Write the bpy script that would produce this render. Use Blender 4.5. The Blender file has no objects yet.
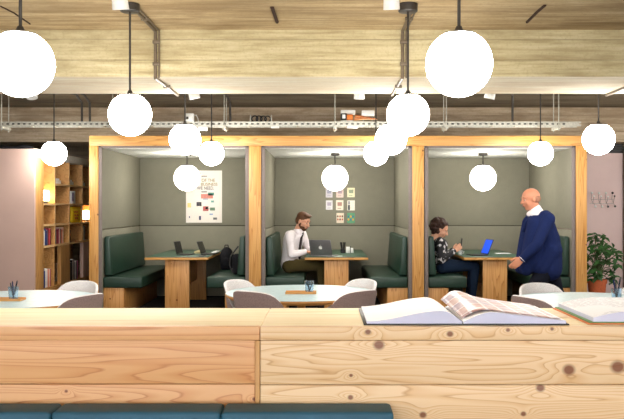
import bpy, bmesh, math, random
from mathutils import Vector, Matrix, Euler
random.seed(7)
SC = bpy.context.scene
COL = SC.collection
PI = math.pi
F = 784.0; VX, VY, EYE = 324.0, 207.0, 1.36

def PX(x, y, Y):            # photograph measurement -> place
    return Vector(((x-VX)*Y/F, Y, EYE-(y-VY)*Y/F))

def srgb(r, g, b):
    def c(v):
        v /= 255.0
        return v/12.92 if v <= .04045 else ((v+.055)/1.055)**2.4
    return (c(r), c(g), c(b), 1)

# ------------------------------------------------------------------ materials
class N:
    def __init__(s, name):
        s.m = bpy.data.materials.new(name); s.m.use_nodes = True
        s.t = s.m.node_tree; s.n = s.t.nodes; s.b = s.n['Principled BSDF']
    def new(s, typ, **kw):
        n = s.n.new(typ)
        for k, v in kw.items(): setattr(n, k, v)
        return n
    def put(s, sock, v):
        if isinstance(v, bpy.types.NodeSocket): s.t.links.new(v, sock)
        elif v is not None: sock.default_value = v
    def math(s, op, a, b=None, c=None):
        n = s.new('ShaderNodeMath', operation=op)
        s.put(n.inputs[0], a); s.put(n.inputs[1], b)
        if c is not None: s.put(n.inputs[2], c)
        return n.outputs[0]
    def xyz(s, x, y, z):
        n = s.new('ShaderNodeCombineXYZ')
        for i, v in enumerate((x, y, z)): s.put(n.inputs[i], v)
        return n.outputs[0]
    def sep(s, v):
        n = s.new('ShaderNodeSeparateXYZ'); s.put(n.inputs[0], v); return n.outputs
    def coord(s, k='Object'): return s.new('ShaderNodeTexCoord').outputs[k]
    def noise(s, vec, scale=1, detail=2, rough=.5, out='Fac'):
        n = s.new('ShaderNodeTexNoise'); s.put(n.inputs['Vector'], vec)
        n.inputs['Scale'].default_value = scale; n.inputs['Detail'].default_value = detail
        n.inputs['Roughness'].default_value = rough
        return n.outputs[out]
    def ramp(s, fac, stops, interp='LINEAR'):
        n = s.new('ShaderNodeValToRGB'); s.put(n.inputs[0], fac)
        r = n.color_ramp; r.interpolation = interp
        while len(r.elements) < len(stops): r.elements.new(.5)
        for e, (p, c) in zip(r.elements, stops): e.position = p; e.color = c
        return n.outputs[0]
    def mix(s, fac, a, b, typ='MIX'):
        n = s.new('ShaderNodeMix', data_type='RGBA', blend_type=typ)
        s.put(n.inputs[0], fac); s.put(n.inputs[6], a); s.put(n.inputs[7], b)
        return n.outputs[2]
    def bump(s, h, strength=.3, dist=.01):
        n = s.new('ShaderNodeBump'); s.put(n.inputs['Height'], h)
        n.inputs['Strength'].default_value = strength; n.inputs['Distance'].default_value = dist
        s.t.links.new(n.outputs[0], s.b.inputs['Normal'])
    def fin(s, col=None, rough=.5, metal=0, spec=None):
        if col is not None: s.put(s.b.inputs['Base Color'], col)
        s.put(s.b.inputs['Roughness'], rough); s.b.inputs['Metallic'].default_value = metal
        if spec is not None: s.b.inputs['Specular IOR Level'].default_value = spec
        return s.m

def G(v): return (v, v, v, 1)

def plain(name, rgb, rough=.5, metal=0, var=.06, scale=40, bump=0, spec=None):
    n = N(name); c = srgb(*rgb)
    f = n.noise(n.coord(), scale, 3)
    lo = tuple(max(0, x*(1-var*2)) for x in c[:3])+(1,); hi = tuple(min(1, x*(1+var*2)) for x in c[:3])+(1,)
    col = n.ramp(f, [(.3, lo), (.7, hi)])
    if bump: n.bump(f, bump, .005)
    return n.fin(col, rough, metal, spec)

def pine(name, light, mid, dark, axis='X', seed=0, rings=11, su=.7, sv=7, knots=(), rk=True, across='Z', rough=.45):
    n = N(name); o = n.sep(n.coord())
    ix = {'X': 0, 'Y': 1, 'Z': 2}
    u = o[ix[axis]]; v = o[ix[across]]; w = o[3-ix[axis]-ix[across]]
    loc = n.new('ShaderNodeObjectInfo').outputs['Location']; ls = n.sep(loc)
    sd = n.math('ADD', n.math('MULTIPLY', n.math('ADD', ls[0], n.math('MULTIPLY', ls[1], 1.7)), 3.1), seed)
    vec = n.xyz(n.math('ADD', n.math('MULTIPLY', u, su), sd), n.math('MULTIPLY', v, sv), n.math('ADD', n.math('MULTIPLY', w, sv), sd))
    f = n.math('MULTIPLY', n.noise(vec, 1, 2.2, .35), rings)
    core = None
    for (ku, kv, kr) in knots:
        du = n.math('SUBTRACT', u, ku); dv = n.math('SUBTRACT', v, kv)
        a = n.math('MULTIPLY', du, 1/(kr*4.2)); b = n.math('MULTIPLY', dv, 1/(kr*2.2))
        d = n.math('ADD', n.math('MULTIPLY', a, a), n.math('MULTIPLY', b, b))
        f = n.math('ADD', f, n.math('MULTIPLY', n.math('EXPONENT', n.math('MULTIPLY', d, -1)), 3.2))
        a2 = n.math('MULTIPLY', du, 1/(kr*1.15)); b2 = n.math('MULTIPLY', dv, 1/kr)
        d2 = n.math('ADD', n.math('MULTIPLY', a2, a2), n.math('MULTIPLY', b2, b2))
        e = n.math('EXPONENT', n.math('MULTIPLY', d2, -1))
        core = e if core is None else n.math('MAXIMUM', core, e)
    g = n.math('FRACT', f)
    n_mix = tuple(dark[i]*.75+mid[i]*.25 for i in range(4))
    col = n.ramp(g, [(0, light), (.4, light), (.84, mid), (.92, n_mix), (1, light)])
    fib = n.noise(n.xyz(n.math('MULTIPLY', u, 4), n.math('MULTIPLY', v, 260), n.math('MULTIPLY', w, 260)), 1, 2)
    col = n.mix(n.math('MULTIPLY', fib, .28), col, mid)
    big = n.noise(n.xyz(n.math('MULTIPLY', u, .8), n.math('MULTIPLY', v, 5), n.math('ADD', w, sd)), 1, 1)
    col = n.mix(n.math('MULTIPLY', big, .3), col, mid)
    if rk:
        vo = n.new('ShaderNodeTexVoronoi'); vo.inputs['Scale'].default_value = 5.5
        n.put(vo.inputs['Vector'], n.xyz(n.math('ADD', u, sd), v, n.math('MULTIPLY', w, 1)))
        e = n.ramp(vo.outputs['Distance'], [(.02, G(1)), (.1, G(0))])
        core = n.sep(e)[0] if core is None else n.math('MAXIMUM', core, n.sep(e)[0])
    if core is not None:
        kc = (dark[0]*.36, dark[1]*.17, dark[2]*.12, 1)
        col = n.mix(n.math('MULTIPLY', n.sep(n.ramp(core, [(.25, G(0)), (.7, G(1))]))[0], .88), col, kc)
    n.bump(g, .08, .002)
    return n.fin(col, rough)

def concrete(name, base, dark, pale, board=.13, js=.7):
    n = N(name); o = n.sep(n.coord())
    s = n.math('ADD', o[1], o[2])
    q = n.math('MULTIPLY', s, 1/board)
    fl = n.math('FLOOR', q); fr = n.math('FRACT', q)
    wn = n.new('ShaderNodeTexWhiteNoise', noise_dimensions='2D')
    # boards also end somewhere along their length
    seg = n.math('FLOOR', n.math('ADD', n.math('MULTIPLY', o[0], .42), n.math('MULTIPLY', fl, .37)))
    n.put(wn.inputs['Vector'], n.xyz(fl, seg, 0))
    streak = n.noise(n.xyz(n.math('MULTIPLY', o[0], 1.6), n.math('MULTIPLY', o[1], 26), n.math('MULTIPLY', o[2], 26)), 1, 8, .72)
    blot = n.noise(n.coord(), 1.4, 4, .6)
    fine = n.noise(n.coord(), 45, 4, .7)
    pits = n.noise(n.xyz(n.math('MULTIPLY', o[0], 9), n.math('MULTIPLY', o[1], 30), n.math('MULTIPLY', o[2], 30)), 1, 2, .5)
    col = n.ramp(streak, [(.3, dark), (.5, base), (.7, pale)])
    col = n.mix(n.math('MULTIPLY', wn.outputs['Value'], .45), col, n.mix(.5, base, dark))
    col = n.mix(n.ramp(blot, [(.45, G(0)), (.75, G(.45))]), col, pale)
    stain = n.noise(n.xyz(n.math('MULTIPLY', o[0], .9), n.math('MULTIPLY', o[1], 3.5), n.math('MULTIPLY', o[2], 3.5)), 1, 5, .65)
    col = n.mix(n.ramp(stain, [(.38, G(.6)), (.5, G(0))]), col, dark)
    col = n.mix(n.ramp(fine, [(.3, G(.35)), (.5, G(0))]), col, dark)
    col = n.mix(n.ramp(pits, [(.22, G(.6)), (.3, G(0))]), col, dark)
    j = n.ramp(fr, [(0, G(js)), (.06, G(0)), (.95, G(0)), (1, G(js))])
    jn = n.noise(n.xyz(n.math('MULTIPLY', o[0], 2.2), fl, 0), 1, 2)
    col = n.mix(n.math('MULTIPLY', n.sep(j)[0], jn), col, (dark[0]*.5, dark[1]*.48, dark[2]*.45, 1))
    h = n.math('SUBTRACT', n.math('ADD', n.math('MULTIPLY', streak, .6), n.math('MULTIPLY', wn.outputs['Value'], .5)), n.sep(j)[0])
    n.bump(h, .45, .01)
    return n.fin(col, .85)

def felt(name, rgb):
    n = N(name); c = srgb(*rgb)
    f = n.noise(n.coord(), 160, 4, .7); g = n.noise(n.coord(), 9, 3, .6)
    lo = tuple(x*.72 for x in c[:3])+(1,); hi = tuple(min(1, x*1.25) for x in c[:3])+(1,)
    col = n.mix(.12, n.ramp(f, [(.3, lo), (.7, hi)]), n.ramp(g, [(.3, lo), (.7, hi)]))
    n.bump(f, .3, .002)
    return n.fin(col, .95, spec=.15)

def leather(name, rgb, rough=.42):
    n = N(name); c = srgb(*rgb)
    g = n.noise(n.coord(), 4, 3, .5); v = n.new('ShaderNodeTexVoronoi'); v.inputs['Scale'].default_value = 260
    n.put(v.inputs['Vector'], n.coord())
    lo = tuple(x*.82 for x in c[:3])+(1,); hi = tuple(min(1, x*1.15) for x in c[:3])+(1,)
    n.bump(v.outputs['Distance'], .12, .002)
    return n.fin(n.ramp(g, [(.3, lo), (.7, hi)]), rough)

def emit(name, rgb, st, base=.9):
    n = N(name); n.b.inputs['Base Color'].default_value = (base, base, base, 1)
    n.b.inputs['Emission Color'].default_value = rgb; n.b.inputs['Emission Strength'].default_value = st
    return n.m

M = {}
PL, PM, PD = srgb(236, 200, 150), srgb(222, 174, 116), srgb(186, 124, 70)
M['post'] = pine('pine_post', srgb(214, 164, 94), srgb(194, 136, 68), srgb(152, 90, 38), 'Z', 3, 14, .5, 12, across='X')
M['beam'] = pine('pine_beam', srgb(214, 164, 94), srgb(194, 136, 68), srgb(152, 90, 38), 'X', 5, 14, .5, 12)
M['ply'] = pine('pine_panel', srgb(210, 158, 94), srgb(188, 130, 68), srgb(146, 88, 40), 'Z', 8, 14, .5, 10, across='X')
M['ply_edge'] = pine('ply_edge', srgb(216, 162, 92), srgb(196, 138, 70), srgb(164, 106, 48), 'X', 2, 14, rk=False)
M['shelf'] = pine('shelf_wood', srgb(196, 148, 88), srgb(176, 126, 70), srgb(140, 92, 46), 'Y', 4, 8, rk=False)
M['shelf_edge'] = plain('shelf_edge', (222, 186, 132), .5)
M['shelf_end'] = pine('shelf_end', srgb(196, 150, 92), srgb(176, 128, 72), srgb(140, 94, 48), 'Z', 9, 8, rk=False, across='Y')
M['concrete'] = concrete('board_marked_concrete', srgb(184, 158, 116), srgb(128, 102, 66), srgb(212, 192, 154))
M['concrete_rear'] = concrete('rear_concrete', srgb(196, 176, 148), srgb(146, 124, 98), srgb(212, 196, 172), .11)
M['concrete_shaded'] = concrete('rear_ceiling_shaded', srgb(112, 98, 76), srgb(76, 64, 48), srgb(140, 126, 100), .11)  # darker ceiling concrete: the shade behind the beam is put into the colour
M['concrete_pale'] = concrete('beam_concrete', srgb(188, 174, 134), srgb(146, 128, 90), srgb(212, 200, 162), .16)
M['soffit'] = concrete('soffit_concrete_lit', srgb(246, 232, 202), srgb(220, 196, 160), srgb(252, 246, 230), .2, .4)  # paler beam concrete: light from below is painted into the underside
M['felt'] = felt('felt_grey_green', (134, 131, 116))
M['felt_edge'] = felt('felt_edge', (126, 116, 112))
M['white_panel'] = plain('white_panel', (226, 226, 220), .7)
M['green_leather'] = leather('green_leather', (28, 56, 44))
M['blue_leather'] = leather('blue_leather', (40, 92, 114), .6)
M['lino_green'] = plain('lino_green', (58, 88, 70), .45)
M['lino_blue'] = plain('lino_blue', (178, 204, 212), .35)
M['carpet'] = felt('floor_carpet', (70, 66, 64))
M['pink'] = plain('pink_plaster', (232, 206, 202), .8, var=.02, scale=3)
M['pink_panel'] = plain('pink_panel', (198, 168, 156), .7, var=.02, scale=3)
M['wall'] = plain('wall_plaster', (190, 184, 176), .85, var=.02, scale=3)
M['globe'] = emit('opal_globe', (1, .965, .9, 1), 26)
M['globe_in'] = emit('opal_globe_booth', (1, .94, .84, 1), 15)
M['glow'] = emit('warm_lamp', (1, .62, .26, 1), 16)
M['black_metal'] = plain('black_metal', (40, 38, 38), .4, .5)
M['dark_metal'] = plain('dark_metal', (70, 66, 62), .45, .6)
M['galv'] = plain('galvanised_steel', (190, 188, 176), .4, .55, .08)
M['conduit'] = plain('conduit_steel', (112, 98, 80), .5, .3)
M['rust'] = plain('rust', (56, 34, 24), .9, 0, .2)
M['white'] = plain('white_plastic', (236, 236, 232), .45, var=.02)
M['black'] = plain('black_plastic', (24, 24, 26), .4)
M['black_cloth'] = felt('black_cloth', (30, 30, 34))
M['orange'] = plain('orange_plastic', (232, 128, 40), .5)
M['tan'] = plain('tan_cable', (222, 178, 132), .5)
M['rustred'] = plain('rust_red_cable', (150, 66, 42), .5)
M['chair_in'] = felt('chair_pale_lining', (222, 220, 222))
M['chair_out'] = felt('chair_mauve_felt', (150, 132, 130))
M['alu'] = plain('aluminium', (150, 148, 150), .35, .7, .03)
M['skin'] = plain('skin', (214, 158, 128), .55, var=.03, scale=20)
M['skin2'] = plain('skin_ruddy', (208, 140, 108), .55, var=.03, scale=20)
M['lips'] = plain('lips', (160, 88, 80), .5)
M['eye_white'] = plain('eye_white', (200, 180, 168), .4)
M['eye'] = plain('eye_dark', (40, 30, 26), .2)
M['shirt'] = plain('white_shirt', (244, 236, 240), .8, var=.03, scale=12, bump=.2)
M['navy'] = felt('navy_wool', (28, 40, 84))
M['navy_dark'] = felt('dark_trousers', (24, 26, 38))
M['olive'] = felt('olive_trousers', (84, 74, 44))
M['jeans'] = felt('dark_jeans', (28, 42, 64))
M['tie'] = plain('dark_tie', (44, 34, 36), .6)
M['hair_brown'] = plain('hair_brown', (92, 58, 34), .7, var=.2, scale=90, bump=.4)
M['hair_dark'] = plain('hair_dark_curly', (58, 34, 24), .7, var=.3, scale=70, bump=.6)
M['hair_grey'] = plain('hair_cropped', (170, 120, 96), .8)
M['shoe'] = plain('shoe_leather', (40, 28, 24), .4)
M['glass'] = N('clear_glass').m
b = M['glass'].node_tree.nodes['Principled BSDF']; b.inputs['Transmission Weight'].default_value = .95; b.inputs['Roughness'].default_value = .03; b.inputs['IOR'].default_value = 1.3
b.inputs['Base Color'].default_value = srgb(214, 232, 246)
M['paper'] = plain('paper', (250, 250, 252), .7, var=.01)
M['page'] = plain('page_edges', (206, 208, 230), .7, var=.03, scale=4)
M['terracotta'] = plain('terracotta', (204, 104, 62), .8)
M['leaf'] = plain('leaf_green', (50, 94, 44), .45, var=.3, scale=14)
M['stem'] = plain('stem_green', (70, 86, 44), .6)
M['soil'] = plain('soil', (50, 38, 30), .95)
M['chrome'] = plain('chrome', (210, 208, 206), .25, .8)
M['window_glass'] = M['glass']

def blotch(name, base, spot, scale, lo, hi, rough=.8):
    n = N(name); f = n.noise(n.coord(), scale, 2, .5)
    return n.fin(n.ramp(f, [(lo, base), (hi, spot)]), rough)
M['floral'] = blotch('black_white_floral', srgb(26, 26, 32), srgb(212, 208, 212), 17, .56, .6)

# printed picture grid of the open book's right page
def picture_page():
    n = N('printed_picture_grid'); o = n.sep(n.coord())
    br = n.new('ShaderNodeTexBrick'); br.offset = 0
    n.put(br.inputs['Vector'], n.xyz(n.math('ADD', o[0], .02), n.math('ADD', o[1], .01), 0))
    br.inputs['Scale'].default_value = 1; br.inputs['Brick Width'].default_value = .052; br.inputs['Row Height'].default_value = .075
    br.inputs['Mortar Size'].default_value = .0045; br.inputs['Bias'].default_value = 0
    br.inputs['Color1'].default_value = srgb(196, 150, 138); br.inputs['Color2'].default_value = srgb(160, 150, 178); br.inputs['Mortar'].default_value = srgb(232, 224, 228)
    nz = n.noise(n.coord(), 38, 3)
    return n.fin(n.mix(n.ramp(nz, [(.35, G(0)), (.65, G(.6))]), br.outputs['Color'], srgb(224, 206, 204)), .4)
M['pictures'] = picture_page()
def text_page():
    n = N('printed_text_page'); o = n.sep(n.coord())
    ln = n.ramp(n.math('FRACT', n.math('MULTIPLY', o[1], 55)), [(.4, G(0)), (.5, G(1)), (.85, G(1)), (.95, G(0))])
    w = n.noise(n.xyz(n.math('MULTIPLY', o[0], 60), n.math('FLOOR', n.math('MULTIPLY', o[1], 55)), 0), 1, 1)
    blk = n.noise(n.xyz(n.math('MULTIPLY', o[0], 7), n.math('MULTIPLY', o[1], 4), 3), 1, 1)
    k = n.math('MULTIPLY', n.math('MULTIPLY', n.sep(ln)[0], n.sep(n.ramp(w, [(.4, G(0)), (.5, G(1))]))[0]), n.sep(n.ramp(blk, [(.45, G(0)), (.5, G(.6))]))[0])
    return n.fin(n.mix(k, srgb(226, 226, 230), srgb(120, 122, 136)), .5)
M['textpage'] = text_page()

# ------------------------------------------------------------------ mesh builder
class MB:
    def __init__(s): s.b = bmesh.new(); s.mi = 0
    def _merge(s, t, mat=None):
        me = bpy.data.meshes.new('t'); t.to_mesh(me); t.free()
        if mat is not None: me.transform(mat)
        k = len(s.b.faces); s.b.from_mesh(me); bpy.data.meshes.remove(me)
        s.b.faces.ensure_lookup_table()
        for f in s.b.faces[k:]: f.material_index = s.mi
        return s
    def box(s, x0, x1, y0, y1, z0, z1, r=0, seg=2, mat=None):
        t = bmesh.new(); bmesh.ops.create_cube(t, size=1)
        for v in t.verts: v.co = Vector(((x0+x1)/2+v.co.x*(x1-x0), (y0+y1)/2+v.co.y*(y1-y0), (z0+z1)/2+v.co.z*(z1-z0)))
        if r: bmesh.ops.bevel(t, geom=list(t.edges), offset=r, segments=seg, affect='EDGES', profile=.5)
        return s._merge(t, mat)
    def ell(s, c, ax, seg=20, ring=12):
        t = bmesh.new(); bmesh.ops.create_uvsphere(t, u_segments=seg, v_segments=ring, radius=1)
        if not hasattr(ax, '__len__'): ax = (ax, ax, ax)
        if not isinstance(ax[0], Vector): ax = (Vector((ax[0], 0, 0)), Vector((0, ax[1], 0)), Vector((0, 0, ax[2])))
        m = Matrix(((ax[0].x, ax[1].x, ax[2].x, c[0]), (ax[0].y, ax[1].y, ax[2].y, c[1]), (ax[0].z, ax[1].z, ax[2].z, c[2]), (0, 0, 0, 1)))
        s._merge(t, m)
        return s
    def cone(s, p0, p1, r0, r1=None, seg=14, cap=True):
        p0, p1 = Vector(p0), Vector(p1); r1 = r0 if r1 is None else r1
        d = p1-p0; L = d.length
        if L < 1e-6: return s
        t = bmesh.new(); bmesh.ops.create_cone(t, cap_ends=cap, segments=seg, radius1=r0, radius2=r1, depth=L)
        m = Matrix.Translation((p0+p1)/2) @ d.to_track_quat('Z', 'Y').to_matrix().to_4x4()
        return s._merge(t, m)
    def chain(s, pts, seg=14):
        for i, (p, r) in enumerate(pts):
            s.ell(p, r, seg, 8)
            if i: s.cone(pts[i-1][0], p, pts[i-1][1], r, seg)
        return s
    def tube(s, pts, r, seg=8):
        for i in range(len(pts)-1):
            s.cone(pts[i], pts[i+1], r, r, seg)
            if 0 < i: s.ell(pts[i], r, seg, 6)
        return s
    def lathe(s, prof, c=(0, 0, 0), seg=32):
        t = bmesh.new(); rows = []
        for r, z in prof:
            if r < 1e-5: rows.append([t.verts.new((c[0], c[1], c[2]+z))])
            else: rows.append([t.verts.new((c[0]+r*math.cos(2*PI*k/seg), c[1]+r*math.sin(2*PI*k/seg), c[2]+z)) for k in range(seg)])
        for a, b in zip(rows, rows[1:]):
            for k in range(seg):
                k2 = (k+1) % seg
                if len(a) == 1 and len(b) == 1: continue
                if len(a) == 1: t.faces.new((a[0], b[k2], b[k]))
                elif len(b) == 1: t.faces.new((a[k], a[k2], b[0]))
                else: t.faces.new((a[k], a[k2], b[k2], b[k]))
        bmesh.ops.recalc_face_normals(t, faces=list(t.faces))
        return s._merge(t)
    def prism(s, poly, n, depth):      # poly: 3D points of one face, extruded along n by depth
        t = bmesh.new(); n = Vector(n)*depth
        a = [t.verts.new(Vector(p)) for p in poly]; b = [t.verts.new(Vector(p)+n) for p in poly]
        t.faces.new(a); t.faces.new(b[::-1])
        for i in range(len(a)):
            j = (i+1) % len(a); t.faces.new((a[j], a[i], b[i], b[j]))
        bmesh.ops.recalc_face_normals(t, faces=list(t.faces))
        return s._merge(t)
    def grid(s, rows, closed=False, flip=False):
        t = bmesh.new(); V = [[t.verts.new(p) for p in r] for r in rows]
        for a, b in zip(V, V[1:]):
            n = len(a)
            for k in range(n if closed else n-1):
                q = (a[k], a[(k+1) % n], b[(k+1) % n], b[k])
                t.faces.new(q[::-1] if flip else q)
        return s._merge(t)
    def build(s, name, mat, parent=None, angle=40, weld=False):
        if weld:
            bmesh.ops.remove_doubles(s.b, verts=list(s.b.verts), dist=1e-5)
            bmesh.ops.recalc_face_normals(s.b, faces=list(s.b.faces))
        me = bpy.data.meshes.new(name); s.b.to_mesh(me); s.b.free()
        for m in (mat if isinstance(mat, (list, tuple)) else [mat]): me.materials.append(m)
        me.shade_smooth(); me.set_sharp_from_angle(angle=math.radians(angle))
        o = bpy.data.objects.new(name, me); COL.objects.link(o)
        if parent: o.parent = parent
        return o

def tag(o, label, cat, group=None):
    o['label'] = label; o['category'] = cat
    if group: o['group'] = group
    return o
def thing(name, label, cat, loc=(0, 0, 0), rz=0, group=None):
    o = bpy.data.objects.new(name, None); COL.objects.link(o)
    o.empty_display_size = .1; o.location = loc; o.rotation_euler = (0, 0, rz)
    return tag(o, label, cat, group)
def struct(name, mb, m):
    o = mb.build(name, m); o['kind'] = 'structure'; return o
def dup(root, loc=None, rz=None, label=None):
    r = root.copy(); COL.objects.link(r)
    if loc is not None: r.location = loc
    if rz is not None: r.rotation_euler = (0, 0, rz)
    if label: r['label'] = label
    for ch in list(root.children):
        c = ch.copy(); COL.objects.link(c); c.parent = r
        for g in list(ch.children):
            d = g.copy(); COL.objects.link(d); d.parent = c
    return r
def organic(name, mb, mat, parent, voxel=.006, smooth=4):
    o = mb.build('tmp', mat)
    md = o.modifiers.new('r', 'REMESH'); md.mode = 'VOXEL'; md.voxel_size = voxel
    if smooth:
        sm = o.modifiers.new('s', 'SMOOTH'); sm.factor = .5; sm.iterations = smooth
    dg = bpy.context.evaluated_depsgraph_get(); dg.update()
    me = bpy.data.meshes.new_from_object(o.evaluated_get(dg)); me.name = name
    old = o.data; bpy.data.objects.remove(o); bpy.data.meshes.remove(old)
    if not me.materials: me.materials.append(mat)
    me.shade_smooth()
    o = bpy.data.objects.new(name, me); COL.objects.link(o); o.parent = parent
    return o

# ================================================================== SETTING
XL, XR, YB, YF = -5.2, 5.2, -3.2, 14.0
CZ = 2.745
struct('floor', MB().box(XL, XR, YB, YF, -.1, 0), M['carpet'])
struct('ceiling', MB().box(XL, XR, YB, 6.14, CZ, CZ+.15), M['concrete'])
struct('ceiling_rear', MB().box(XL, XR, 6.14, YF, CZ, CZ+.15), M['concrete_shaded'])  # same slab, in the shaded colour
struct('wall_left', MB().box(XL-.15, XL, YB, YF, 0, CZ), M['wall'])
struct('wall_right', MB().box(XR, XR+.15, YB, YF, 0, CZ), M['wall'])
struct('wall_back', MB().box(XL, XR, YF, YF+.15, 0, CZ), M['concrete_rear'])
# concrete downstand beams
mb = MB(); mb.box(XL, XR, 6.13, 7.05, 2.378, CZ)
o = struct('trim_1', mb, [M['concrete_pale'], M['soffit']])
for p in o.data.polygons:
    if p.normal.z < -.5: p.material_index = 1  # underside takes the lit colour
struct('trim_2', MB().box(XL, XR, 10.9, 11.75, 2.265, CZ), M['concrete_rear'])
# window wall behind the viewpoint
mb = MB(); mb.box(XL, XR, YB-.15, YB, 0, .5); mb.box(XL, XR, YB-.15, YB, 2.6, CZ)
for k in range(5):
    x = XL+.1+k*(XR-XL-.2)/4; mb.box(x-.1, x+.1, YB-.15, YB, .5, 2.6)
struct('wall_front', mb, M['wall'])
for k in range(4):
    x0 = XL+.2+k*(XR-XL-.2)/4; x1 = x0+(XR-XL-.2)/4-.2
    fr = MB(); fr.box(x0, x1, YB-.1, YB-.05, .5, .56); fr.box(x0, x1, YB-.1, YB-.05, 2.54, 2.6)
    fr.box(x0, x0+.06, YB-.1, YB-.05, .56, 2.54); fr.box(x1-.06, x1, YB-.1, YB-.05, .56, 2.54)
    fr.box((x0+x1)/2-.03, (x0+x1)/2+.03, YB-.1, YB-.05, .56, 2.54)
    struct('window_%d' % (k+1), fr, M['white'])
# pink partition to the right of the booths
struct('wall_partition', MB().box(3.32, 4.27, 11.2, 11.32, 0, 2.13), M['pink'])
struct('trim_3', MB().box(4.27, 4.36, 11.0, 11.32, 0, 2.13), M['felt_edge'])

# ================================================================== BOOTH ROW
BY0, BY1 = 9.8, 11.8
BC = [-1.875, .16, 2.195]
HW = .895
row = thing('timber_booth_row', 'row of three open felt-lined booths framed in knotty pine', 'booth', (.16, BY0, 0))
cx0 = .16
def wb(mb, x0, x1, y0, y1, z0, z1, r=0): return mb.box(x0-cx0, x1-cx0, y0-BY0, y1-BY0, z0, z1, r)
posts = [(-2.925, -2.81), (-.935, -.785), (1.10, 1.245), (3.14, 3.275)]
for a, b in posts:
    wb(MB(), a, b, 9.76, 9.95, 0, 2.12, .004).build('post', M['post'], row)
wb(MB(), -2.925, 3.275, 9.76, 9.95, 2.122, 2.2475, .004).build('top_beam', M['beam'], row)
SEAM = 1.08
for c in BC:
    x0, x1 = c-HW, c+HW
    for a, b, nm in ((x0-.045, x0, 'side_panel'), (x1, x1+.045, 'side_panel')):
        lo = wb(MB(), a, b, 9.79, BY1, .02, SEAM-.004, .004).build('side_panel', M['felt'], row)
        wb(MB(), a, b, 9.79, BY1, SEAM+.004, 2.098, .004).build('side_panel', M['felt'], row)
        wb(MB(), a-.001, b+.001, 9.772, 9.789, .02, 2.12, .003).build('edge_strip', M['felt_edge'], row)
    wb(MB(), x0, x1, BY1, BY1+.05, .02, SEAM-.004, .004).build('back_panel', M['felt'], row)
    wb(MB(), x0, x1, BY1, BY1+.05, SEAM+.004, 2.098, .004).build('back_panel', M['felt'], row)
    wb(MB(), x0-.045, x1+.045, 9.95, BY1+.05, 2.1, 2.13).build('ceiling_panel', M['white_panel'], row)
    wb(MB(), x0-.045, x1+.045, 9.772, 9.789, 2.098, 2.122, .003).build('edge_strip', M['felt_edge'], row)
wb(MB(), -2.9, 3.25, BY1+.05, BY1+.07, 0, 2.13).build('rear_cladding', M['black_cloth'], row)

# benches
SD = .49
def bench(c, side, lab):
    # side -1 left, +1 right ; origin at wall side, front floor corner
    x = c+side*HW
    t = thing('booth_bench', lab, 'bench', (x, 9.83, 0), 0, 'green booth benches')
    def rng(a, b):
        p, q = -side*a, -side*b
        return (min(p, q), max(p, q))
    L = BY1-9.83-.01
    a, b = rng(.004, .26); MB().box(a, b, 0.0, L, .0, .345, .003).build('base', M['ply'], t)
    a, b = rng(.004, SD); MB().box(a, b, -.02, L, .345, .485, .022, 3).build('seat_cushion', M['green_leather'], t)
    # backrest, leaning a little
    mb = MB(); mb.box(0, .10, .0, L-.1, 0, .49, .022, 3)
    for v in mb.b.verts:
        v.co.x = v.co.x*(1-.35*v.co.z/.49)
        v.co.x = -side*(v.co.x+.012)
        v.co.z += .5
    if side > 0: bmesh.ops.reverse_faces(mb.b, faces=list(mb.b.faces))
    mb.build('backrest', M['green_leather'], t)
    return t
names = [('left bench of the booth with the poster', 'right bench of the booth with the poster, bags on it'),
         ('left bench the man in the white shirt sits on', 'right empty bench of the middle booth'),
         ('left bench of the right booth under the curly-haired person', 'right bench behind the walking man in blue')]
for c, (l, r) in zip(BC, names):
    bench(c, -1, 'dark green leather ' + l); bench(c, 1, 'dark green leather ' + r)

# booth tables
tl = ['green topped pine booth table under the poster', 'green topped pine booth table of the man in the white shirt', 'green topped pine booth table beside the walking man']
TZ = .72
proto = thing('booth_table', tl[0], 'table', (BC[0]-.01, 10.0, 0), 0, 'green topped booth tables')
MB().box(-.405, .405, 0, 1.79, TZ-.036, TZ-.006, .002).build('table_edge', M['ply_edge'], proto)
MB().box(-.402, .402, .003, 1.79, TZ-.0055, TZ, .001).build('table_top', M['lino_green'], proto)
MB().box(-.155, .155, .06, .10, 0, TZ-.037, .002).build('leg', M['ply'], proto)
MB().box(-.155, .155, 1.5, 1.54, 0, TZ-.037, .002).build('leg', M['ply'], proto)
MB().box(-.02, .02, .10, 1.5, .3, TZ-.037, .002).build('stretcher', M['ply'], proto)
for i in (1, 2): dup(proto, (BC[i], 10.0, 0), label=tl[i])

# booth ceiling globes
def globe_mesh(r, flat=.8):
    prof = []
    a0 = math.asin(flat)
    for k in range(25):
        a = -PI/2+(a0+PI/2)*k/24
        prof.append((r*math.cos(a) if k else 0, r*math.sin(a)))
    return prof
gl = ['opal globe hanging inside the left booth before the poster', 'opal globe hanging inside the middle booth above the picture cards', 'opal globe hanging inside the right booth']
R2 = .178
p = thing('booth_globe_lamp', gl[0], 'lamp', (-1.887, 10.8, 1.76), 0, 'booth ceiling globes')
MB().lathe(globe_mesh(R2, .88)).build('globe', M['globe_in'], p)
MB().lathe([(0, .165), (.088, .165), (.088, .18), (.03, .19), (0, .19)]).build('cap', M['dark_metal'], p)
MB().cone((0, 0, .19), (0, 0, .31), .009).build('rod', M['dark_metal'], p)
MB().lathe([(0, .306), (.05, .306), (.062, .312), (.062, .34), (0, .34)]).build('canopy', M['dark_metal'], p)
dup(p, ((335-VX)*10.8/F, 10.8, 1.76), label=gl[1]); dup(p, ((483-VX)*10.8/F, 10.8, 1.76), label=gl[2])

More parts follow.
